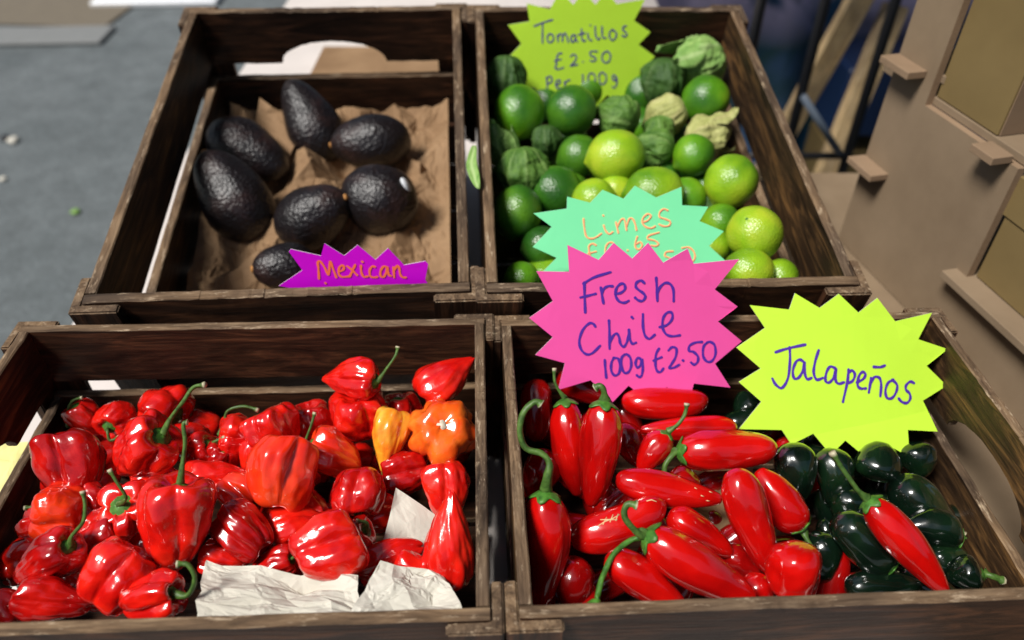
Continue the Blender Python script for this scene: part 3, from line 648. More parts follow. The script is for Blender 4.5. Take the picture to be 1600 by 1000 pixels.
hab(560, 768, -.050, 84, 88, 268, .35, 'squat', 'deep', 'dark shiny habanero with its stem hanging down, below the yellow one', stem=[(562, 800, .004), (560, 812, .004)], lobes=5, ld=.24)
hab(632, 735, -.070, 84, 74, 185, .2, 'squat', 'deep', 'dark red habanero in the shade right of the yellow one', lobes=4, stem=[(602, 740, .004), (600, 732, .004)])
hab(697, 766, -.058, 90, 82, 100, -.2, 'bell', 'red', 'red habanero beneath the orange lobed one by the right board', lobes=3, cal=False)
hab(703, 846, -.040, 150, 84, 268, -.1, 'drop', 'red', 'tall red habanero standing tip up against the right board', lobes=3, ld=.12, cal=False, roll=1.0)
hab(512, 858, -.040, 120, 118, 20, -.35, 'squat', 'red', 'bulky folded red habanero right behind the white paper', lobes=4, ld=.36, noisea=.1, cal=False)
hab(468, 822, -.066, 86, 70, 185, .2, 'bell', 'red', 'red habanero with a dark stem behind the bulky folded one', stem=[(432, 822, .002), (452, 819, .004)], lobes=3)
hab(552, 838, -.060, 60, 60, 30, .3, 'bell', 'deep', 'small dark habanero with a curled stem beside the torn paper', stem=[(572, 838, .003), (574, 818, .005), (556, 814, .006)], lobes=3)
hab(608, 872, -.070, 110, 66, 200, .0, 'bell', 'red', 'red habanero lying low behind the right paper flap', lobes=3, cal=False)
hab(662, 902, -.064, 106, 64, 150, .0, 'bell', 'red', 'red habanero between the right paper flap and the tall tip up pepper', lobes=3, cal=False)
hab(487, 660, -.076, 66, 70, 100, .2, 'squat', 'deep', 'dark habanero in the second row behind the orange red pair', lobes=4, cal=False)
hab(625, 648, -.082, 72, 66, 100, .3, 'squat', 'deep', 'deep red habanero in the shadow left of the orange lobed one', stem=[(595, 700, .004), (600, 670, .006), (622, 652, .004)], lobes=4, sr=.0012)
hab(247, 752, -.070, 70, 70, 190, .0, 'bell', 'red', 'red habanero wedged between the long stemmed and the biggest pepper', lobes=4, cal=False)
hab(150, 842, -.066, 90, 78, 30, .0, 'bell', 'deep', 'dark habanero in the hollow left of the deeply lobed one', lobes=4, cal=False)
hab(440, 800, -.078, 70, 66, 30, .0, 'bell', 'orred', 'orange red habanero low beneath the glossy central one', lobes=4, cal=False)
hab(405, 722, -.078, 66, 66, 80, .0, 'bell', 'red', 'red habanero low between the ribbed one and the arched stem one', lobes=4, cal=False)

hab(352, 876, -.066, 84, 62, 165, .1, 'squat', 'red', 'red habanero tucked between the biggest one and the left paper flap', lobes=4, cal=False)
hab(425, 884, -.070, 78, 56, 20, .1, 'bell', 'deep', 'dark habanero just behind the top edge of the left paper flap', lobes=3, stem=[(455, 874, .004), (468, 862, .006)])
hab(300, 690, -.082, 64, 60, 200, .1, 'squat', 'red', 'red habanero behind the tall straight stem', lobes=4, cal=False)
hab(345, 716, -.078, 58, 54, 60, .4, 'squat', 'deep', 'dark habanero below the one with the arched stem', lobes=4, stem=[(352, 700, .003), (360, 692, .004)])
hab(482, 790, -.070, 66, 58, 300, .2, 'bell', 'red', 'red habanero under the right flank of the glossy central one', lobes=3, stem=[(505, 806, .003), (514, 800, .004)])
hab(648, 706, -.078, 62, 60, 130, .2, 'squat', 'red', 'red habanero low between the yellow and the orange lobed ones', lobes=4, cal=False)
hab(60, 818, -.078, 60, 60, 30, .3, 'squat', 'red', 'red habanero low against the left board below the orange red one', lobes=4, cal=False)
hab(142, 776, -.074, 66, 62, 300, .2, 'bell', 'deep', 'dark habanero between the folded dark one and the deeply lobed one', lobes=3, cal=False)
hab(595, 800, -.078, 64, 60, 200, .2, 'squat', 'red', 'red habanero left of the torn paper piece', lobes=4, cal=False)

# ------------------------------------------------------------------ jalapeños (front right crate)
RG = 'red jalapeños in the front right crate'; GG = 'green jalapeños in the front right crate'
def jal(px0, py0, px1, py1, h, Wp, mk, label, tz=0., stem=None, seed=None, cal=None, bend=0., real=1.0, kind='jal', **kw):
    Wp *= 1.0
    """(px0,py0) stem end, (px1,py1) tip"""
    jal.n += 1; bend = bend if bend else random.Random(jal.n).uniform(-.14, .14); kind = 'jalt' if jal.n % 3 else kind; Lp = math.hypot(px1 - px0, py1 - py0); ang = math.degrees(math.atan2(-(py0 - py1), px0 - px1)); f = math.sqrt(1 - tz * tz)
    g_ = mk == 'jgreen'
    return pepper('green_jalapeno' if g_ else 'red_jalapeno', 'FR', (px0 + px1) / 2, (py0 + py1) / 2, h, Lp / f * real, Wp, ang, tz, kind, mk, label, 'chilli pepper', GG if g_ else RG, 900 + jal.n * 5,
                  stem=stem, lobes=3, ld=.05, wr=.006, bend=bend, noisea=.06, cal=(stem is not None) if cal is None else cal, calr=.22, **kw)
jal.n = 0
jal(945, 627, 926, 792, -.038, 66, 'jred', 'red jalapeño standing tip down under the pink card, glossy white streak', .1, [(944, 612, .005), (938, 603, .006), (930, 606, .004)], sr=.0028, kind='jalt')
jal(880, 626, 900, 778, -.062, 56, 'jred', 'slimmer red jalapeño just left of the tip down one', .1, [(868, 600, .004), (866, 575, .005)], kind='jalt')
jal(838, 592, 836, 692, -.076, 52, 'jdeep', 'dark red jalapeño in the back left corner of the crate', .0, [(862, 560, .004)], cal=False)
jal(856, 768, 846, 956, -.046, 76, 'jred', 'large red jalapeño upright along the left board at the front', .08, [(856, 745, .008), (858, 722, .010), (845, 708, .010), (822, 700, .01), (812, 675, .012), (818, 645, .014), (836, 628, .014), (846, 632, .014)], sr=.0026, kind='jalt')
jal(866, 708, 818, 776, -.084, 60, 'jdeep', 'dark red jalapeño in the shade behind the upright one on the left', .0, None, cal=False)
scr = jal(892, 850, 1042, 790, -.050, 66, 'jred', 'red jalapeño with tan scratch marks, pointing up to the right', .0, None, cal=False, bend=-.1)
nck = jal(962, 750, 1128, 782, -.044, 56, 'jred', 'red jalapeño lying level across the middle with pale nicks', .0, None, cal=False, kind='jalt')
jal(1008, 838, 1178, 940, -.030, 78, 'jred', 'big red jalapeño in front, its green stem curling up at the left', .0, [(1000, 836, .004), (986, 822, .008), (975, 805, .010), (980, 788, .011), (996, 790, .012)], sr=.0026, bend=.05, kind='jalt')
jal(948, 868, 1072, 952, -.042, 62, 'jred', 'red jalapeño at the front board below the big one, long curved stem', .0, [(958, 856, .012), (975, 843, .016), (1000, 838, .017)], cal=False, kind='jalt')
jal(1143, 732, 1206, 898, -.036, 68, 'jred', 'red jalapeño with its tip down right of the centre', .1, None, cal=False, bend=.06, kind='jalt')
jal(1250, 826, 1186, 735, -.052, 66, 'jred', 'red jalapeño behind the tip down one, green stem at lower right', .1, [(1262, 845, .004), (1278, 868, .004), (1284, 886, .003)], sr=.0022, kind='jalt')
jal(1060, 706, 1214, 700, -.038, 66, 'jred', 'red jalapeño lying level with a broad white glare, stem at its left', .0, [(1050, 712, .004), (1040, 726, .005), (1038, 742, .004)], sr=.0026)
jal(1042, 676, 998, 738, -.046, 46, 'jred', 'small red jalapeño with its stem pointing up to the right', .0, [(1058, 664, .004), (1070, 648, .005), (1073, 630, .006)], sr=.0018)
jal(1150, 668, 1000, 672, -.064, 42, 'jred', 'red jalapeño half hidden behind the one with the broad glare', .0, None, cal=False)
jal(972, 630, 1108, 630, -.062, 52, 'jred', 'red jalapeño lying level at the back under the pink card points', .0, [(978, 655, .006), (1010, 655, .008), (1034, 634, .010)], cal=False)
jal(968, 662, 1000, 728, -.074, 46, 'jdeep', 'dark red jalapeño right behind the tip down one at the left', .0, None, cal=False)
jal(1045, 802, 1143, 866, -.054, 56, 'jred', 'red jalapeño between the big front one and the level middle one', .0, None, cal=False)
jal(1243, 846, 1240, 940, -.038, 86, 'jred', 'wide red jalapeño near the front board below the green stem', .25, None, cal=False)
jal(1358, 782, 1482, 930, -.034, 60, 'jred', 'lone long red jalapeño lying on the green ones', .0, [(1340, 765, .004), (1318, 735, .006), (1300, 706, .008)], sr=.002, bend=-.05, kind='jalt')
jal(900, 872, 888, 956, -.074, 64, 'jdeep', 'dark red jalapeño low in the gap by the front left board', .0, None, cal=False)
jal(1050, 735, 1090, 770, -.078, 44, 'jdeep', 'dark red jalapeño under the small one in the middle', .0, None, cal=False)
jal(1170, 900, 1204, 952, -.066, 46, 'jred', 'small red jalapeño low between the front board and the wide one', .0, None, cal=False)
jal(870, 590, 960, 622, -.072, 52, 'jdeep', 'dark red jalapeño behind the left lower points of the pink card', .0, None, cal=False)
jal(1130, 860, 1185, 900, -.078, 50, 'jdeep', 'dark red jalapeño under the tip down one right of the centre', .0, None, cal=False)
jal(1240, 692, 1246, 786, -0.068, 66, 'jgreen', 'plump green jalapeño next to the red ones, topmost of the green', .0, None, cal=False)
jal(1300, 700, 1306, 792, -0.082, 60, 'jgreen', 'green jalapeño behind the lone red one\'s stem', .0, None, cal=False)
jal(1392, 888, 1308, 806, -0.060, 74, 'jgreen', 'green jalapeño with a highlight, left of the lone red one', .0, [(1402, 898, .003)], sr=.0022)
jal(1366, 752, 1378, 690, -0.070, 72, 'jgreen', 'green jalapeño standing upright under the middle of the yellow card', .0, None, cal=False)
jal(1430, 690, 1440, 746, -0.088, 56, 'jgreen', 'green jalapeño upright under the right end of the yellow card', .0, None, cal=False)
jal(1400, 750, 1480, 830, -0.084, 72, 'jgreen', 'long green jalapeño in the shade near the right board', .0, None, cal=False)
jal(1500, 832, 1410, 816, -0.078, 62, 'jgreen', 'green jalapeño whose pale stem end points at the right board', .0, [(1506, 832, .002)], sr=.0018)
jal(1530, 892, 1482, 900, -0.074, 56, 'jgreen', 'green jalapeño in the front right corner with a pale leafy crown', .3, [(1550, 900, .003), (1568, 908, .003)], sr=.0026)
jal(1290, 830, 1276, 910, -0.088, 62, 'jgreen', 'green jalapeño low beside the wide red one', .0, None, cal=False)
jal(1320, 918, 1440, 912, -0.084, 52, 'jgreen', 'green jalapeño lying along the front board', .0, None, cal=False)
jal(1172, 648, 1160, 612, -0.088, 46, 'jgreen', 'green jalapeño end on in the gap left of the yellow card', .3, None, cal=False)
jal(1210, 655, 1130, 662, -0.094, 44, 'jgreen', 'green jalapeño lying level in the gap left of the yellow card', .0, None, cal=False)
jal(1330, 760, 1322, 830, -0.094, 58, 'jgreen', 'green jalapeño deep between the crown down and highlighted ones', .0, None, cal=False)
jal(1448, 880, 1512, 868, -0.094, 54, 'jgreen', 'green jalapeño deep behind the leafy crowned one', .0, None, cal=False)
from mathutils.bvhtree import BVHTree
M['cork'] = flat_mat('tan corky scar', (.62, .42, .22), .8)
def marks(o, strokes, r_):
    bvh = BVHTree.FromPolygons([v.co[:] for v in o.data.vertices], [tuple(p.vertices) for p in o.data.polygons])
    inv_ = (Matrix.Translation(o.location) @ o.rotation_quaternion.to_matrix().to_4x4()).inverted(); oc = inv_ @ CAM
    for st_ in strokes:
        pts = []
        for px, py in st_:
            h_ = bvh.ray_cast(oc, ((inv_ @ (CAM + ray(px, py))) - oc).normalized())
            if h_[0] is not None: pts.append(h_[0])
        if len(pts) > 1: tube('corky_scar', pts, [r_ * (.5 + .5 * math.sin(3.14 * (i + .5) / len(pts))) for i in range(len(pts))], M['cork'], o, 5)
marks(scr, [[(934, 822), (945, 815), (958, 810), (968, 804)], [(938, 812), (950, 812), (965, 812)], [(942, 820), (948, 808)], [(953, 816), (958, 804)], [(1010, 783), (1018, 781), (1026, 784)], [(962, 814), (966, 803)]], .0006)
marks(nck, [[(1095, 774), (1100, 776)], [(1108, 768), (1113, 770)], [(1104, 782), (1109, 783)], [(1085, 762), (1089, 764)]], .0005)
st = at(930, 940, 'FR', -.018)
pts = [(931, 944, .0), (934, 930, .003), (944, 895, .006), (962, 862, .01), (985, 845, .012), (1001, 840, .014)]
W3 = [at(a, b_, 'FR', -.030 + l) for a, b_, l in pts]; sp = spline(W3, 6)
o = tube('loose_stem', [p - W3[0] for p in sp], [.0062 - .0042 * min(1, i / 5) for i in range(len(sp))], M['calyx'], None, 10); o.location = W3[0]
thing(o, 'thick curved green stem with a flared end over the front red jalapeños', 'stem')

# ------------------------------------------------------------------ limes and tomatillos (back right crate)
LG = 'limes in the back right crate'
def lime(px, py, h, Wp, mk, label, el=1.08, ang=0, tz=.5, seed=0):
    k = 'BR'; c = at(px, py, k, h); r_ = Wp / 2 * depth(c) / FPX; lime.n += 1; sd = lime.n * 3.1
    q = frame(cam_dir(ang, tz)); nr, ns = 30, 44; V = []; F = []
    for i in range(1, nr):
        a = math.pi * i / nr
        for j in range(ns):
            th = 2 * math.pi * j / ns; d = Vector((math.sin(a) * math.cos(th), math.sin(a) * math.sin(th), math.cos(a)))
            rr = r_ * (1 + .035 * noise.noise(d * 1.6 + Vector((sd, 0, 0)))); z = d.z * rr * el
            nip = math.exp(-((math.pi - a) / .22) ** 2) * .10 - math.exp(-(a / .16) ** 2) * .035
            V.append(Vector((d.x * rr, d.y * rr, z - nip * r_)))
    n0 = len(V); V += [Vector((0, 0, r_ * el * .965)), Vector((0, 0, -r_ * el * 1.10))]
    for i in range(nr - 2):
        for j in range(ns): kk = (j + 1) % ns; F.append((i * ns + j, (i + 1) * ns + j, (i + 1) * ns + kk, i * ns + kk))
    for j in range(ns): kk = (j + 1) % ns; F.append((n0, j, kk)); F.append((n0 + 1, (nr - 2) * ns + kk, (nr - 2) * ns + j))
    o = mesh_obj('lime', V, F, M[mk]); o.location = c; o.rotation_mode = 'QUATERNION'; o.rotation_quaternion = q.to_quaternion()
    thing(o, label, 'lime', LG)
    if tz > .3: tube('stem_scar', [Vector((0, 0, r_ * el * .955)), Vector((0, 0, r_ * el * .985))], r_ * .085, M['nub'] if lime.n % 2 else M['calyx'], o, 9)
    BODY.setdefault(k, []).append((c, r_)); return o
lime.n = 0
lime(811, 176, -.052, 80, 'lime_g', 'green lime at the left under the left points of the tomatillo card', 1.08, 80, -.2)
lime(893, 173, -.046, 78, 'lime_d', 'glossy deep green lime covering the bottom of the tomatillo card', 1.0, 40, .2)
lime(962, 245, -.036, 84, 'lime_y', 'bright yellow green lime in the centre of the heap', 1.1, 10, .1)
lime(1021, 302, -.036, 84, 'lime_y', 'yellow green lime right behind the top points of the green card', 1.1, 5, .1)
lime(1084, 243, -.048, 66, 'lime_g', 'green lime between the shaded husks and the pale straw husk', 1.0, 30, .2)
lime(1102, 156, -.046, 74, 'lime_g', 'round green lime below the pale husk near the right board', 1.0, 100, .8)
lime(1142, 284, -.036, 82, 'lime_y', 'bright lime by the right board, middle of its side', 1.02, 60, .3)
lime(1179, 365, -.034, 86, 'lime_y', 'large bright lime with a dimple by the right board, near the front', 1.03, 140, .75)
lime(1168, 425, -.044, 74, 'lime_y', 'lime behind the right point of the pink card at the front board', 1.1, 10, .1)
lime(904, 244, -.062, 66, 'lime_d', 'dark lime left of the bright central one', 1.0, 20, .1)
lime(808, 332, -.058, 78, 'lime_d', 'dark green lime by the left board left of the green card', 1.08, 80, .1)
lime(868, 300, -.064, 80, 'lime_d', 'shaded lime above the left points of the green card', 1.08, 170, .1)
lime(928, 312, -.052, 66, 'lime_y', 'yellowish lime peeking over the green card at the left', 1.05, 10, .1)
lime(962, 300, -.060, 58, 'lime_y', 'small yellow green lime between the two over the green card', 1.0, 10, .1)
lime(1072, 308, -.058, 62, 'lime_g', 'shaded lime right of the one over the green card', 1.0, 10, .1)
lime(1126, 347, -.058, 58, 'lime_g', 'green lime between the right points of the green card and the dimpled lime', 1.05, 10, .1)
lime(1108, 386, -.060, 64, 'lime_y', 'lime in the shade behind the lowest right point of the green card', 1.0, 10, .1)
lime(848, 386, -.070, 66, 'lime_d', 'very dark lime behind the lower left points of the green card', 1.0, 10, .1)
lime(815, 436, -.064, 56, 'lime_g', 'lime low behind the front board in the left corner', 1.0, 10, .1)
lime(1218, 432, -.060, 56, 'lime_y', 'lime low behind the front board in the right corner', 1.0, 10, .1)
TGR = 'tomatillos in the back right crate'
def tomatillo(px, py, h, Wp, mk, label, ang=90, tz=.3, el=1.0, ribs=5, ld=.2, stem=False, flaps=0):
    tomatillo.n += 1; sd = tomatillo.n * 2.3; k = 'BR'; c = at(px, py, k, h); r_ = Wp / 2 * depth(c) / FPX; q = frame(cam_dir(ang, tz), sd)
    nr, ns = 44, 84; V = []; vein = []
    for i in range(1, nr):
        u = i / nr; a = math.pi * u
        for j in range(ns):
            th = 2 * math.pi * j / ns; tw = th + .35 * math.sin(th + sd) + .25 * math.sin(u * 3 + sd); cc = abs(math.cos(ribs * tw / 2)); pr = math.sin(a) ** .8 if u < .5 else math.sin(a) * (1 - .22 * (u - .5))
            d = Vector((math.cos(th), math.sin(th), math.cos(a)))
            cr = noise.noise(Vector((math.cos(th) * 2.6 + sd, math.sin(th) * 2.6, u * 2.2))); c2 = noise.noise(d * 4.5 + Vector((0, sd, 0)))
            rr = r_ * pr * (1 + ld * .35 * (cc ** 6) - ld * .1 + .22 * noise.noise(d * 1.5 + Vector((sd, 0, 0))) + .10 * (.5 - min(1, abs(cr) * 4)) + .07 * (.4 - min(1, abs(c2) * 3.5)))
            z = math.cos(a) * r_ * el * (1 if u < .5 else 1.12) - (math.exp(-((1 - u) / .1) ** 2) * .28 * r_)
            V.append(Vector((math.cos(th) * rr, math.sin(th) * rr, z))); vein.append(max(0, (cc - .95) / .05) * .55 + .2 * max(0, math.sin(ribs * 3 * tw + 3 * math.sin(8 * u)) - .85) / .15)
    F = []; n0 = len(V); V += [Vector((0, 0, r_ * el * .97)), Vector((0, 0, -r_ * el * 1.45))]; vein += [1, 0]
    for i in range(nr - 2):
        for j in range(ns): kk = (j + 1) % ns; F.append((i * ns + j, (i + 1) * ns + j, (i + 1) * ns + kk, i * ns + kk))
    for j in range(ns): kk = (j + 1) % ns; F.append((n0, j, kk)); F.append((n0 + 1, (nr - 2) * ns + kk, (nr - 2) * ns + j))
    o = mesh_obj('tomatillo', V, F, M[mk]); attr(o, 'vein', vein); o.location = c; o.rotation_mode = 'QUATERNION'; o.rotation_quaternion = q.to_quaternion()
    thing(o, label, 'tomatillo', TGR)
    for q_ in range(flaps):
        fr = random.Random(tomatillo.n * 9 + q_); a0 = q_ * 6.283 / max(1, flaps) + fr.uniform(-.4, .4); V = []; F = []; vn = []; wd = fr.uniform(.38, .6)
        for i in range(11):
            u = i / 10; zz = -r_ * (.2 + 1.25 * u); rad = r_ * (1.03 - .25 * u * u + .55 * u ** 3 * fr.uniform(.2, 1)); hw = wd * math.sin(math.pi * (.18 + .8 * u)) 
            for j in range(7):
                s_ = (j - 3) / 3; an = a0 + s_ * hw; k2 = 1 + .05 * math.sin(j * 2.1 + i * .9 + sd) * u; V.append(Vector((math.cos(an) * rad * k2, math.sin(an) * rad * k2, zz + .08 * r_ * math.sin(s_ * 4 + i)))); vn.append(.8 if j == 3 else 0)
        for i in range(10):
            for j in range(6): a_ = i * 7 + j; F.append((a_, a_ + 1, a_ + 8, a_ + 7))
        fo = mesh_obj('husk_flap', V, F, M[mk], o); attr(fo, 'vein', vn); md = fo.modifiers.new('t', 'SOLIDIFY'); md.thickness = .0004
    if stem: tube('stem', spline([(0, 0, r_ * el * .95), (0, .002, r_ * el * 1.3), (.004, .004, r_ * el * 1.75)], 5), .0022, M['husk_p'] if False else M['stem'], o, 8)
    return o
tomatillo.n = 0
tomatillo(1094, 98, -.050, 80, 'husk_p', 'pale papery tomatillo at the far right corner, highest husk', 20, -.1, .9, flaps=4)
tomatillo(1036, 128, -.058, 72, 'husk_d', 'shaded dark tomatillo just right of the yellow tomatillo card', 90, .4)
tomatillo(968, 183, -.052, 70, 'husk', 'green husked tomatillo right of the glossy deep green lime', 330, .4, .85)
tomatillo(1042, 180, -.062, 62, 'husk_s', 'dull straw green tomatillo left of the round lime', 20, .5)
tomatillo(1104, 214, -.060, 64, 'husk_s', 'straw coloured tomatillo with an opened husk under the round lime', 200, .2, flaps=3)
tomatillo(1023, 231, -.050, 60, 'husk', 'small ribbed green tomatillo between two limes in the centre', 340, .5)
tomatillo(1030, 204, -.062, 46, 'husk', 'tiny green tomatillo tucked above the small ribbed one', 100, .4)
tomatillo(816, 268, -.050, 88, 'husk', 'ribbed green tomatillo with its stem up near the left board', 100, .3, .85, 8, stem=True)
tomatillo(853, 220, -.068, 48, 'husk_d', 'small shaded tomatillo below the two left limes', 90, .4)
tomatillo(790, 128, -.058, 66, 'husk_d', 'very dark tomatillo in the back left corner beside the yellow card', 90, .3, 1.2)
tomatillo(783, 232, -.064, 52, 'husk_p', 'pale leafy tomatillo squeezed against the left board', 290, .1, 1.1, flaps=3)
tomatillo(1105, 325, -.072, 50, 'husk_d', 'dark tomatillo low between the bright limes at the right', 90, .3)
def leaf(pts, wd, k, h, mk, label):
    W3 = [at(a, b_, k, h) for a, b_ in pts]; sp = spline(W3, 6); n = len(sp); V = []; F = []; vn = []
    side = RC @ Vector((1, 0, .5)); nrm = RC @ Vector((0, 0, 1))
    for i, p in enumerate(sp):
        u = i / (n - 1); w_ = wd * math.sin(math.pi * (.08 + .9 * u)) ** .8
        for j in range(5): s_ = (j - 2) / 2; V.append(p + side * w_ * s_ + nrm * (abs(s_) * w_ * .5 + .002 * math.sin(u * 14 + j)) - sp[0]); vn.append(1.0 if j == 2 else 0)
    for i in range(n - 1):
        for j in range(4): a = i * 5 + j; F.append((a, a + 1, a + 6, a + 5))
    o = mesh_obj('husk_leaf', V, F, M[mk]); attr(o, 'vein', vn); o.location = sp[0]; md = o.modifiers.new('t', 'SOLIDIFY'); md.thickness = .0004; thing(o, label, 'leaf'); return o
leaf([(741, 228), (737, 255), (742, 278), (748, 296)], .0062, 'BR', .004, 'husk_p', 'small pale green leaf hanging over the left board of the lime crate')

# ------------------------------------------------------------------ avocados (back left crate)
AG = 'black avocados in the back left crate'
def avocado(px, py, h, Lp, Wp, ang, tz, label, nub=True, sticker=False, neck=.6, roll=0):
    avocado.n += 1; sd = avocado.n * 5.7; k = 'BL'; c = at(px, py, k, h); sc = depth(c) / FPX; L_, W_ = Lp * sc, Wp * sc; q = frame(cam_dir(ang, tz), roll)
    nr, ns = 40, 48; V = []; F = []
    for i in range(1, nr):
        a = math.pi * i / nr; z = math.cos(a)
        pr = math.sin(a) * (1 - (1 - neck) * .5 * (1 + math.tanh((z - .1) * 2.2)) * .9)
        for j in range(ns):
            th = 2 * math.pi * j / ns; d = Vector((math.sin(a) * math.cos(th), math.sin(a) * math.sin(th), z))
            f = 1 + .05 * noise.noise(d * 1.5 + Vector((sd, 0, 0))) + .014 * noise.noise(d * 9 + Vector((0, sd, 0))) + .008 * noise.noise(d * 20 + Vector((0, sd, 0)))
            V.append(Vector((math.cos(th) * pr * W_ / 2 * f, math.sin(th) * pr * W_ / 2 * f, z * L_ / 2 * (1 + .02 * noise.noise(d * 3)))))
    n0 = len(V); V += [Vector((0, 0, L_ / 2 * .985)), Vector((0, 0, -L_ / 2))]
    for i in range(nr - 2):
        for j in range(ns): kk = (j + 1) % ns; F.append((i * ns + j, (i + 1) * ns + j, (i + 1) * ns + kk, i * ns + kk))
    for j in range(ns): kk = (j + 1) % ns; F.append((n0, j, kk)); F.append((n0 + 1, (nr - 2) * ns + kk, (nr - 2) * ns + j))
    o = mesh_obj('avocado', V, F, M['avocado']); o.location = c; o.rotation_mode = 'QUATERNION'; o.rotation_quaternion = q.to_quaternion(); thing(o, label, 'avocado', AG)
    if nub: tube('stem_nub', [Vector((0, 0, L_ / 2 * .95)), Vector((0, 0, L_ / 2 * 1.01)), Vector((0, 0, L_ / 2 * 1.04))], [.0042, .0042, .0028], M['nub'], o, 10)
    if sticker:
        inv_ = (Matrix.Translation(c) @ q.to_4x4()).inverted(); wv = c + (RC @ Vector((.80, .35, .47))).normalized() * .001; dl = (inv_ @ wv).normalized()
        best = max(V, key=lambda v: v.dot(dl)); nn = dl; qq = nn.to_track_quat('Z', 'Y').to_matrix(); ringV = [best * 1.006 + nn * .0006]; Fs = []
        for ii in range(16): t = ii / 16 * 6.283; ringV.append(best * 1.006 + nn * .0002 + qq @ Vector((math.cos(t) * .0075, math.sin(t) * .0105, 0)))
        for ii in range(16): Fs.append((0, 1 + ii, 1 + (ii + 1) % 16))
        so = mesh_obj('sticker', ringV, Fs, M['sticker'], o); md = so.modifiers.new('t', 'SOLIDIFY'); md.thickness = .0004
    return o
avocado.n = 0
avocado(486, 190, -.118, 140, 94, 118, .12, 'avocado standing at the back with its narrow end up', False, neck=.68)
avocado(388, 236, -.122, 142, 96, 332, .1, 'avocado lying aslant behind the biggest one near the left board', False, neck=.75)
avocado(364, 306, -.110, 158, 116, 122, .12, 'biggest avocado, at the left board in front of its neighbour', True, neck=.75)
avocado(580, 222, -.118, 124, 90, 186, .15, 'avocado at the back right with its brown stem nub pointing left', True, neck=.85)
avocado(593, 312, -.112, 122, 112, 155, .3, 'round avocado on the right carrying a small white sticker', False, True, neck=.9)
avocado(489, 338, -.116, 132, 102, 25, .35, 'avocado in the middle with its stem nub at the upper right', True, neck=.85)
avocado(446, 417, -.118, 100, 80, 186, .45, 'small avocado at the front beside the magenta card', True, neck=.85)

# ------------------------------------------------------------------ lower layers of the heaps (seen in the gaps)
def fill(k, n, h0, h1, maker, minr):
    t, Rm, s, W_, D_ = CF[k]; r = random.Random(hash(k) % 7 + n); r = random.Random(n * 13 + 5); i = 0; tries = 0
    placed = []
    while i < n and tries < 4000:
        tries += 1; x = r.uniform(-W_ / 2 + minr, W_ / 2 - minr); y = r.uniform(minr, D_ - minr); h = r.uniform(h0, h1); p = crate_pt(k, x, y, h)
        if any((p - q).length < minr * 1.55 for q in placed): continue
        if any((p - c).length < .62 * (rr + minr) for c, rr in BODY.get(k, [])): continue
        placed.append(p); maker(p, r, i); i += 1
def mk_hab(p, r, i):
    px, py = px_of(p); sz = .030 / (depth(p) / FPX)
    pepper('habanero_pepper', 'FL', px, py, loc('FL', p).z, sz * r.uniform(1, 1.25), sz * r.uniform(.95, 1.15), r.uniform(0, 360), r.uniform(-.5, .5), r.choice(['bell', 'squat', 'point']), r.choice(['red', 'deep', 'red', 'deep']),
           'red habanero deep in the heap, only glimpsed between the peppers above it', 'pepper', HG, 2000 + i, cal=False, nr=20, ns=32)
def mk_jal(p, r, i):
    px, py = px_of(p); sz = 1 / (depth(p) / FPX); x = loc('FR', p).x; g_ = x > .075
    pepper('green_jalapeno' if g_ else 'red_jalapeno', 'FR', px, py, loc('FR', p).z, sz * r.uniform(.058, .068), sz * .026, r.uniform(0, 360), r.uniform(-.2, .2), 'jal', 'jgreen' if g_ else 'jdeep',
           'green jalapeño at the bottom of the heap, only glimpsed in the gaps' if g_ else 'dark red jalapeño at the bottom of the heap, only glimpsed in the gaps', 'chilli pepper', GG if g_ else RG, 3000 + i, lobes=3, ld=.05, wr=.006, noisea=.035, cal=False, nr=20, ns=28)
def mk_lime(p, r, i):
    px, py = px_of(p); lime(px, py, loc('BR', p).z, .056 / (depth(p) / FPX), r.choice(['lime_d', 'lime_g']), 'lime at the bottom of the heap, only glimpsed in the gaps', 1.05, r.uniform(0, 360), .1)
fill('FL', 62, -.130, -.088, mk_hab, .0165)
fill('FR', 56, -.132, -.092, mk_jal, .0145)
fill('BR', 30, -.140, -.085, mk_lime, .029)

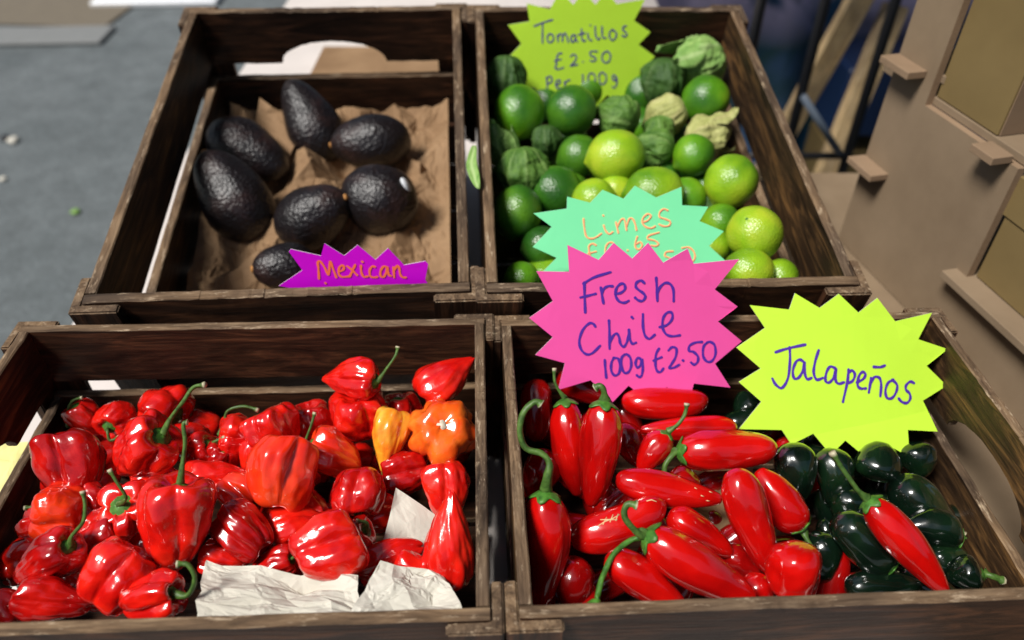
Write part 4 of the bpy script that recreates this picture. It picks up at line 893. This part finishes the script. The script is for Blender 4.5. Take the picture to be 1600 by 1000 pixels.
# ------------------------------------------------------------------ price cards
def card(outline, o_px, sc, p0, up, label, colour, ink, strokes, wpx, yaw=0, curl=(0, 0), name_words=None, roughness=.5, inkbright=None, border=None, creases=()):
    """outline/strokes: traced in zoomed pixels (origin o_px, scale sc), laid on the real plane through p0 with upward direction up"""
    up = Vector(up).normalized(); side = Vector((math.cos(yaw), math.sin(yaw), 0)); side = (side - up * side.dot(up)).normalized(); n = side.cross(up)
    if n.dot(CAM - p0) < 0: n = -n
    P = lambda x, y: on_plane(o_px[0] + x / sc, o_px[1] + y / sc, p0, n)
    o2 = lambda p: Vector(((p - p0).dot(side), (p - p0).dot(up)))
    poly = [o2(P(x, y)) for x, y in outline]
    cx = sum(p.x for p in poly) / len(poly); cy = sum(p.y for p in poly) / len(poly); ext = max(abs(p.x - cx) for p in poly)
    CRS = []
    for (q0, q1, sl) in creases:
        a_, b_ = o2(P(*q0)), o2(P(*q1)); d_ = (b_ - a_).normalized(); CRS.append((a_, b_, Vector((-d_.y, d_.x)), sl))
    def bendf(x, y):
        e_ = 0
        for a_, b_, n_, sl in CRS:
            e_ += sl * max(0, (x - a_.x) * n_.x + (y - a_.y) * n_.y)
        return e_ + curl[0] * ((x - cx) / ext) ** 2 * ext + curl[1] * ((y - cy) / ext) ** 2 * ext + .0006 * math.sin((x - cx) * 60 + (y - cy) * 35)
    base2 = Vector((cx, min(p.y for p in poly)))
    org = p0 + side * base2.x + up * base2.y
    e = empty('price_card', label, 'price card', org, Matrix((side, up, n if side.cross(up).dot(n) > 0 else n)).transposed(), 'star shaped price cards')
    # interior grid for a smooth curl
    g_ = []; lx = [p.x for p in poly]; ly = [p.y for p in poly]; st_ = ext / 9
    def inside(x, y):
        c_ = False; j = len(poly) - 1
        for i in range(len(poly)):
            a, b_ = poly[i], poly[j]
            if (a.y > y) != (b_.y > y) and x < (b_.x - a.x) * (y - a.y) / (b_.y - a.y) + a.x: c_ = not c_
            j = i
        return c_
    x = min(lx) + st_ / 2
    while x < max(lx):
        y = min(ly) + st_ / 2
        while y < max(ly):
            if all(inside(x + dx, y + dy) for dx in (-st_ * .3, st_ * .3) for dy in (-st_ * .3, st_ * .3)): g_.append(Vector((x, y)))
            y += st_
        x += st_
    for a_, b_, n_, sl in CRS:
        for i in range(-30, 61):
            q_ = a_.lerp(b_, i / 30)
            if inside(q_.x, q_.y) and min((q_ - v).length for v in poly) > ext / 40:
                g_ = [v for v in g_ if (v - q_).length > ext / 30 or v in g_[len(g_):]]; g_.append(q_)
    nb_ = len(poly); allv = poly + g_
    vs_, es_, fs_, *_ = delaunay_2d_cdt(allv, [(i, (i + 1) % nb_) for i in range(nb_)], [list(range(nb_))], 1, 1e-7)
    th = .0006; V = []; F = []
    loc3 = lambda x, y, z: Vector((x - base2.x, y - base2.y, z + bendf(x, y)))
    for v in vs_: V.append(loc3(v.x, v.y, 0))
    m0 = len(V)
    for v in vs_: V.append(loc3(v.x, v.y, -th))
    cnt = {}
    for f in fs_:
        a = V[f[1]] - V[f[0]]; b_ = V[f[2]] - V[f[0]]; f = list(f) if a.cross(b_).z > 0 else list(f)[::-1]
        F.append(tuple(f)); F.append(tuple(i + m0 for i in f[::-1]))
        for i in range(3): ed = (f[i], f[(i + 1) % 3]); cnt[ed] = 1
    for (a, b_) in list(cnt):
        if (b_, a) not in cnt: F.append((b_, a, a + m0, b_ + m0))
    cm, nt, b = mat('card ' + name_words[0]); v = coords(nt, rand=False); nn = noise_t(nt, v, 18, 3, .5); lo = tuple(c_ * .95 for c_ in colour)
    nt.links.new(ramp(nt, nn, [(.3, lo), (.7, colour)]), b.inputs['Base Color']); b.inputs['Roughness'].default_value = roughness; b.inputs['Specular IOR Level'].default_value = .35
    n2 = noise_t(nt, v, 700, 3, .6); pv = bump(nt, b, n2, .06, .0003); n3 = noise_t(nt, v, 14, 2, .5); bump(nt, b, n3, .15, .004, pv)
    em = bpy.data.materials.get('card cut edge') or flat_mat('card cut edge', (.8, .78, .76))
    o = mesh_obj('card_sheet', V, F, None, e, False, [cm, em], [0] * (2 * len(fs_)) + [1] * (len(F) - 2 * len(fs_)))
    im, nt, b = mat('ink ' + name_words[0]); b.inputs['Base Color'].default_value = (*ink, 1); b.inputs['Roughness'].default_value = .45
    bm_ = None
    if border: bm_, nt, b = mat('ink halo ' + name_words[0]); b.inputs['Base Color'].default_value = (*border, 1); b.inputs['Roughness'].default_value = .5
    def ribbons(word, strs, wp, m_, lift):
        V = []; F = []
        for idx, (cl, pts) in enumerate(strs):
            if len(pts) == 1: pts = [pts[0], (pts[0][0] + wp * .3, pts[0][1] + wp * .25)]
            pp = [o2(P(x, y)) for x, y in pts]
            s3 = spline([Vector((p.x, p.y, 0)) for p in pp], 8, False); w_ = wp / sc * depth(p0) / FPX / 2; lf = lift + idx * .000012
            nS = len(s3); b0 = len(V)
            for i, p in enumerate(s3):
                d = (s3[min(i + 1, nS - 1)] - s3[max(0, i - 1)]); d = d.normalized() if d.length > 1e-9 else Vector((1, 0, 0)); nr_ = Vector((-d.y, d.x, 0))
                wv = w_ * (1 + .13 * math.sin(i * .55 + idx * 2) ); 
                for sg in (-1, 1): q = p + nr_ * wv * sg; V.append(loc3(q.x, q.y, lf))
            for i in range(nS - 1): a = b0 + 2 * i; F.append((a, a + 2, a + 3, a + 1))
            for end, sgn in ((0, -1), (nS - 1, 1)):
                p = s3[end]; d = (s3[min(end + 1, nS - 1)] - s3[max(0, end - 1)]).normalized() * sgn; a0 = math.atan2(d.y, d.x); cc = len(V); V.append(loc3(p.x, p.y, lf)); wv = w_ * (1 + .13 * math.sin(end * .55 + idx * 2))
                for t in range(7): an = a0 - math.pi / 2 + math.pi * t / 6; V.append(loc3(p.x + math.cos(an) * wv, p.y + math.sin(an) * wv, lf))
                for t in range(6): F.append((cc, cc + 1 + t, cc + 2 + t))
        oo = mesh_obj('lettering', V, F, m_, e, False)
        # orient every face towards the reader
        bm = bmesh.new(); bm.from_mesh(oo.data)
        for f in bm.faces:
            if f.normal.z < 0: f.normal_flip()
        bm.to_mesh(oo.data); bm.free(); return oo
    for wd, strs in zip(name_words[1:], strokes):
        if border: ribbons(wd, strs, wpx * 1.9, bm_, .0002)
        ow = ribbons(wd, strs, wpx, im, .0005 if not border else .0007); ow['label'] = 'handwritten ' + wd
    return e
S = lambda *p: (False, list(p))
PURPLE = (.075, .022, .33)
pink_out = [(247, 48), (427, 133), (513, 32), (620, 123), (712, 32), (800, 148), (942, 67), (978, 157), (1235, 125), (1102, 308), (1235, 408), (1122, 495), (1262, 612), (1103, 737), (1193, 877), (978, 848), (952, 940), (820, 868), (720, 955), (600, 860), (508, 952), (380, 828), (193, 888), (232, 732), (62, 690), (163, 583), (27, 475), (163, 375), (68, 202), (257, 205)]
pink_st = [
 [S((345, 265), (346, 340), (350, 438)), S((340, 272), (400, 235), (495, 203)), S((322, 352), (365, 342), (410, 330)),
  S((455, 385), (447, 340), (440, 295)), S((446, 325), (460, 298), (482, 285), (507, 285)),
  S((522, 330), (555, 322), (578, 300), (573, 272), (550, 272), (528, 300), (525, 340), (545, 372), (575, 380), (600, 368)),
  S((690, 265), (670, 250), (645, 262), (640, 285), (655, 303), (685, 325), (695, 345), (680, 368), (655, 365), (637, 350)),
  S((758, 235), (762, 300), (765, 368)), S((764, 330), (780, 290), (810, 265), (840, 272), (858, 305), (860, 370))],
 [S((408, 520), (395, 503), (370, 503), (335, 540), (315, 600), (325, 650), (355, 678), (390, 672), (435, 630)),
  S((487, 485), (490, 560), (490, 648)), S((492, 615), (510, 575), (530, 560), (545, 580), (553, 618), (572, 636), (590, 610), (600, 570), (602, 538)),
  S((602, 538), (608, 590), (622, 618), (642, 612)), S((618, 463), (624, 470)),
  S((682, 445), (683, 520), (695, 570), (720, 588), (750, 565)),
  S((778, 520), (820, 508), (850, 475), (850, 440), (825, 435), (800, 465), (795, 520), (815, 560), (850, 573), (895, 568))],
 [S((462, 712), (465, 760), (470, 812)), S((515, 700), (500, 730), (500, 775), (520, 800), (545, 785), (550, 740), (540, 705), (513, 700)),
  S((580, 680), (560, 700), (560, 750), (575, 785), (600, 780), (615, 745), (610, 700), (590, 680), (576, 682)),
  S((672, 708), (652, 700), (640, 730), (650, 755), (668, 742), (678, 708), (682, 760), (675, 800), (660, 810), (648, 800))],
 [S((775, 645), (758, 680), (755, 740), (765, 775), (785, 780), (800, 760)), S((745, 715), (790, 695)),
  S((830, 655), (850, 637), (875, 645), (872, 690), (850, 730), (835, 755), (860, 755), (892, 738)), S((912, 712)),
  S((1025, 609), (985, 612), (952, 630), (950, 658), (975, 665), (1000, 690), (1000, 720), (980, 738), (960, 725)),
  S((1060, 612), (1035, 635), (1032, 690), (1055, 722), (1085, 718), (1105, 680), (1100, 630), (1075, 610), (1056, 613))]]
rim = crate_pt('FR', 0, FD, 0)
card(pink_out, (820, 370), 3.703, Vector((.12, rim.y - .016, rim.z + .004)), (0, .36, .93), 'hot pink star card reading Fresh Chile 100g £2.50, above the red jalapeños', hexc(240, 86, 166), PURPLE, pink_st, 15, .05, (-.03, .02), creases=[((978, 157), (1103, 308), .12)], name_words=['pink', 'Fresh', 'Chile', '100g', '£2.50'])
jal_out = [(378, 30), (518, 115), (627, 33), (743, 142), (853, 57), (962, 193), (1167, 143), (1100, 298), (1272, 355), (1153, 453), (1277, 570), (1130, 655), (1208, 832), (1028, 820), (1025, 970), (860, 880), (770, 970), (665, 880), (575, 960), (483, 842), (355, 905), (303, 822), (63, 822), (188, 660), (62, 547), (185, 467), (48, 347), (210, 232), (123, 100), (347, 125)]
jal_st = [[S((270, 372), (340, 350), (438, 328)), S((350, 345), (352, 420), (340, 520), (305, 578), (270, 560), (250, 525)),
  S((435, 432), (410, 415), (385, 430), (368, 480), (375, 522), (400, 520), (425, 480), (436, 430), (436, 490), (450, 527), (475, 520)),
  S((515, 360), (495, 430), (488, 490), (505, 530), (540, 520)), S((608, 462), (580, 455), (560, 490), (555, 535), (575, 547), (600, 520), (615, 468), (612, 530), (630, 553), (660, 545)),
  S((685, 470), (680, 540), (655, 658)), S((684, 492), (705, 475), (722, 500), (710, 535), (685, 550)),
  S((735, 545), (770, 525), (783, 498), (765, 485), (745, 510), (738, 560), (755, 580), (785, 580)),
  S((815, 520), (810, 560), (803, 603)), S((812, 552), (835, 515), (865, 520), (875, 560), (870, 625)), S((832, 455), (870, 457), (898, 448)),
  S((948, 530), (915, 550), (900, 595), (910, 635), (940, 635), (965, 600), (970, 560), (942, 531)),
  S((1075, 552), (1050, 543), (1025, 565), (1025, 590), (1045, 610), (1050, 640), (1030, 665), (1000, 660), (980, 640))]]
LIMEY = hexc(190, 232, 62)
card(jal_out, (1140, 450), 3.703, Vector((.30, rim.y - .020, rim.z + .002)), (0, .60, .80), 'yellow green star card reading Jalapeños, over the green jalapeños', LIMEY, PURPLE, jal_st, 16, .05, (-.05, .02), ['lime yellow one', 'Jalapeños'], creases=[((1130, 720), (480, 850), .14), ((960, 193), (1110, 330), .12)])
tom_out = [(255, 35), (465, 88), (560, -80), (680, 42), (775, -75), (885, 42), (985, -80), (1080, 38), (1345, -5), (1243, 193), (1395, 300), (1285, 415), (1437, 527), (1290, 685), (1385, 832), (1165, 832), (1150, 960), (990, 875), (900, 985), (800, 905), (690, 1010), (580, 910), (430, 980), (335, 810), (160, 785), (240, 640), (75, 545), (205, 405), (80, 235), (280, 200)]
tom_st = [[S((320, 243), (400, 210), (490, 182)), S((400, 215), (398, 300), (398, 400)), S((468, 310), (443, 335), (448, 380), (475, 390), (497, 365), (495, 325), (462, 310)),
  S((535, 320), (540, 385)), S((540, 340), (562, 310), (580, 330), (580, 380)), S((581, 340), (603, 305), (620, 330), (635, 390)),
  S((695, 318), (665, 330), (660, 375), (680, 385), (700, 350), (700, 318), (705, 365), (722, 382)), S((755, 265), (758, 340), (768, 375), (790, 370)), S((725, 318), (785, 300)),
  S((812, 300), (820, 355), (850, 368)), S((835, 228)), S((880, 240), (885, 320), (905, 360), (925, 345)), S((945, 240), (945, 310), (955, 345), (980, 345)),
  S((1043, 270), (1015, 295), (1015, 345), (1040, 368), (1070, 345), (1075, 300), (1036, 271)), S((1170, 240), (1145, 245), (1135, 270), (1160, 295), (1175, 320), (1155, 338), (1130, 325))],
 [S((575, 490), (545, 495), (530, 530), (525, 590), (515, 628), (545, 635), (590, 622)), S((510, 560), (570, 545)), S((655, 520), (680, 500), (705, 510), (705, 545), (680, 580), (655, 605), (685, 600), (720, 592)), S((768, 565)),
  S((900, 470), (840, 472), (840, 512), (870, 518), (887, 543), (865, 562), (838, 555)), S((988, 468), (950, 495), (945, 545), (975, 575), (1010, 560), (1022, 515), (1010, 480), (982, 468))],
 [S((435, 710), (440, 780), (440, 850)), S((436, 725), (460, 700), (482, 715), (480, 750), (455, 765), (440, 765)), S((520, 785), (553, 765), (560, 742), (535, 735), (518, 770), (530, 808), (560, 805)), S((600, 750), (605, 800)), S((603, 772), (620, 745), (650, 735))],
 [S((768, 685), (770, 785)), S((843, 670), (818, 700), (825, 765), (850, 785), (880, 755), (880, 700), (860, 672), (838, 671)), S((948, 660), (918, 690), (925, 755), (950, 775), (980, 745), (980, 690), (942, 661)),
  S((1072, 700), (1045, 690), (1042, 725), (1060, 740), (1078, 708), (1080, 770), (1060, 805), (1038, 795))]]
t, Rm, s, W_, D_ = CF['BR']; upb = Rm @ Vector((0, .30, .95))
card(tom_out, (780, 0), 5.884, crate_pt('BR', -.05, D_ - .022, .012), upb, 'yellow green star card reading Tomatillos at the back of the lime crate', LIMEY, PURPLE, tom_st, 12, .05, (-.04, .0), ['lime yellow two', 'Tomatillos', '£2.50', 'per', '100g'])
lim_out = [(320, 132), (495, 178), (588, 80), (747, 147), (832, 48), (995, 138), (1187, 58), (1192, 197), (1390, 208), (1325, 318), (1508, 395), (1397, 505), (1545, 640), (1330, 650), (1300, 760), (1130, 690), (1020, 780), (900, 700), (760, 780), (640, 700), (500, 760), (430, 680), (115, 722), (240, 595), (60, 513), (203, 360), (65, 258), (318, 222)]
lim_st = [[S((445, 300), (450, 360), (465, 430), (500, 450), (540, 440), (580, 412)), S((598, 350), (612, 390), (640, 415), (665, 400)), S((592, 273)),
  S((690, 325), (700, 370), (708, 405)), S((702, 355), (730, 305), (755, 310), (770, 385)), S((771, 355), (790, 300), (815, 300), (835, 340), (845, 385)),
  S((893, 325), (930, 310), (953, 278), (930, 262), (895, 290), (890, 330), (915, 360), (955, 370), (985, 355)), S((1080, 235), (1050, 225), (1020, 250), (1020, 285), (1060, 300), (1100, 320), (1090, 350), (1050, 355), (1015, 340))],
 [S((540, 500), (510, 488), (485, 510), (490, 560), (500, 600), (540, 610)), S((480, 562), (540, 548)), S((640, 590), (612, 560), (615, 510), (640, 480), (670, 485), (690, 520)), S((777, 537)),
  S((850, 435), (835, 490), (845, 525), (870, 528), (888, 500), (873, 475), (843, 490)), S((1015, 402), (940, 425), (930, 450), (985, 465), (1010, 490), (990, 505), (955, 500))],
 [S((1120, 545), (1070, 550), (1060, 580), (1100, 600), (1090, 630)), S((1190, 520), (1240, 515), (1280, 550), (1285, 600), (1250, 640))]]
card(lim_out, (820, 280), 4.848, crate_pt('BR', -.02, .020, -.006), Rm @ Vector((0, .62, .78)), 'mint green star card reading Limes in orange, half hidden behind the pink card', hexc(126, 232, 168), hexc(250, 165, 120), lim_st, 9, .05, (.0, .03), ['mint', 'Limes', '£0.65', '50'], border=hexc(225, 225, 150))
mex_out = [(155, 125), (457, 192), (492, 65), (690, 187), (825, 78), (1003, 225), (1128, 112), (1290, 282), (1500, 245), (1530, 275), (1500, 430), (1560, 520), (1380, 560), (1420, 700), (1180, 620), (1050, 720), (900, 620), (750, 720), (600, 610), (430, 700), (330, 590), (150, 620), (210, 520), (35, 488), (270, 335), (135, 150)]
mex_st = [[S((437, 420), (432, 330), (425, 255), (450, 248), (490, 300), (530, 380), (540, 330), (548, 245), (575, 310), (610, 405)), S((640, 345), (678, 330), (688, 293), (665, 285), (640, 310), (635, 370), (670, 400), (730, 395)),
  S((720, 290), (770, 330), (820, 380)), S((800, 275), (775, 330), (745, 395)), S((858, 285), (862, 350), (885, 395), (925, 390)), S((868, 240)), S((1000, 295), (970, 290), (945, 330), (950, 385), (985, 400), (1020, 395)),
  S((1122, 300), (1085, 290), (1055, 335), (1055, 385), (1085, 395), (1110, 350), (1122, 298), (1135, 370), (1160, 385)), S((1180, 300), (1185, 340), (1190, 400)), S((1187, 332), (1220, 285), (1240, 310), (1250, 370), (1275, 400), (1305, 402))],
  [S((500, 462))]]
card(mex_out, (430, 370), 6.4, crate_pt('BL', .02, .010, -.002), CF['BL'][1] @ Vector((0, .30, .95)), 'magenta star card reading Mexican in orange, behind the front board of the avocado crate', hexc(212, 0, 218), hexc(255, 120, 75), mex_st, 23, .05, (0, 0), ['magenta', 'Mexican', 'second line'])
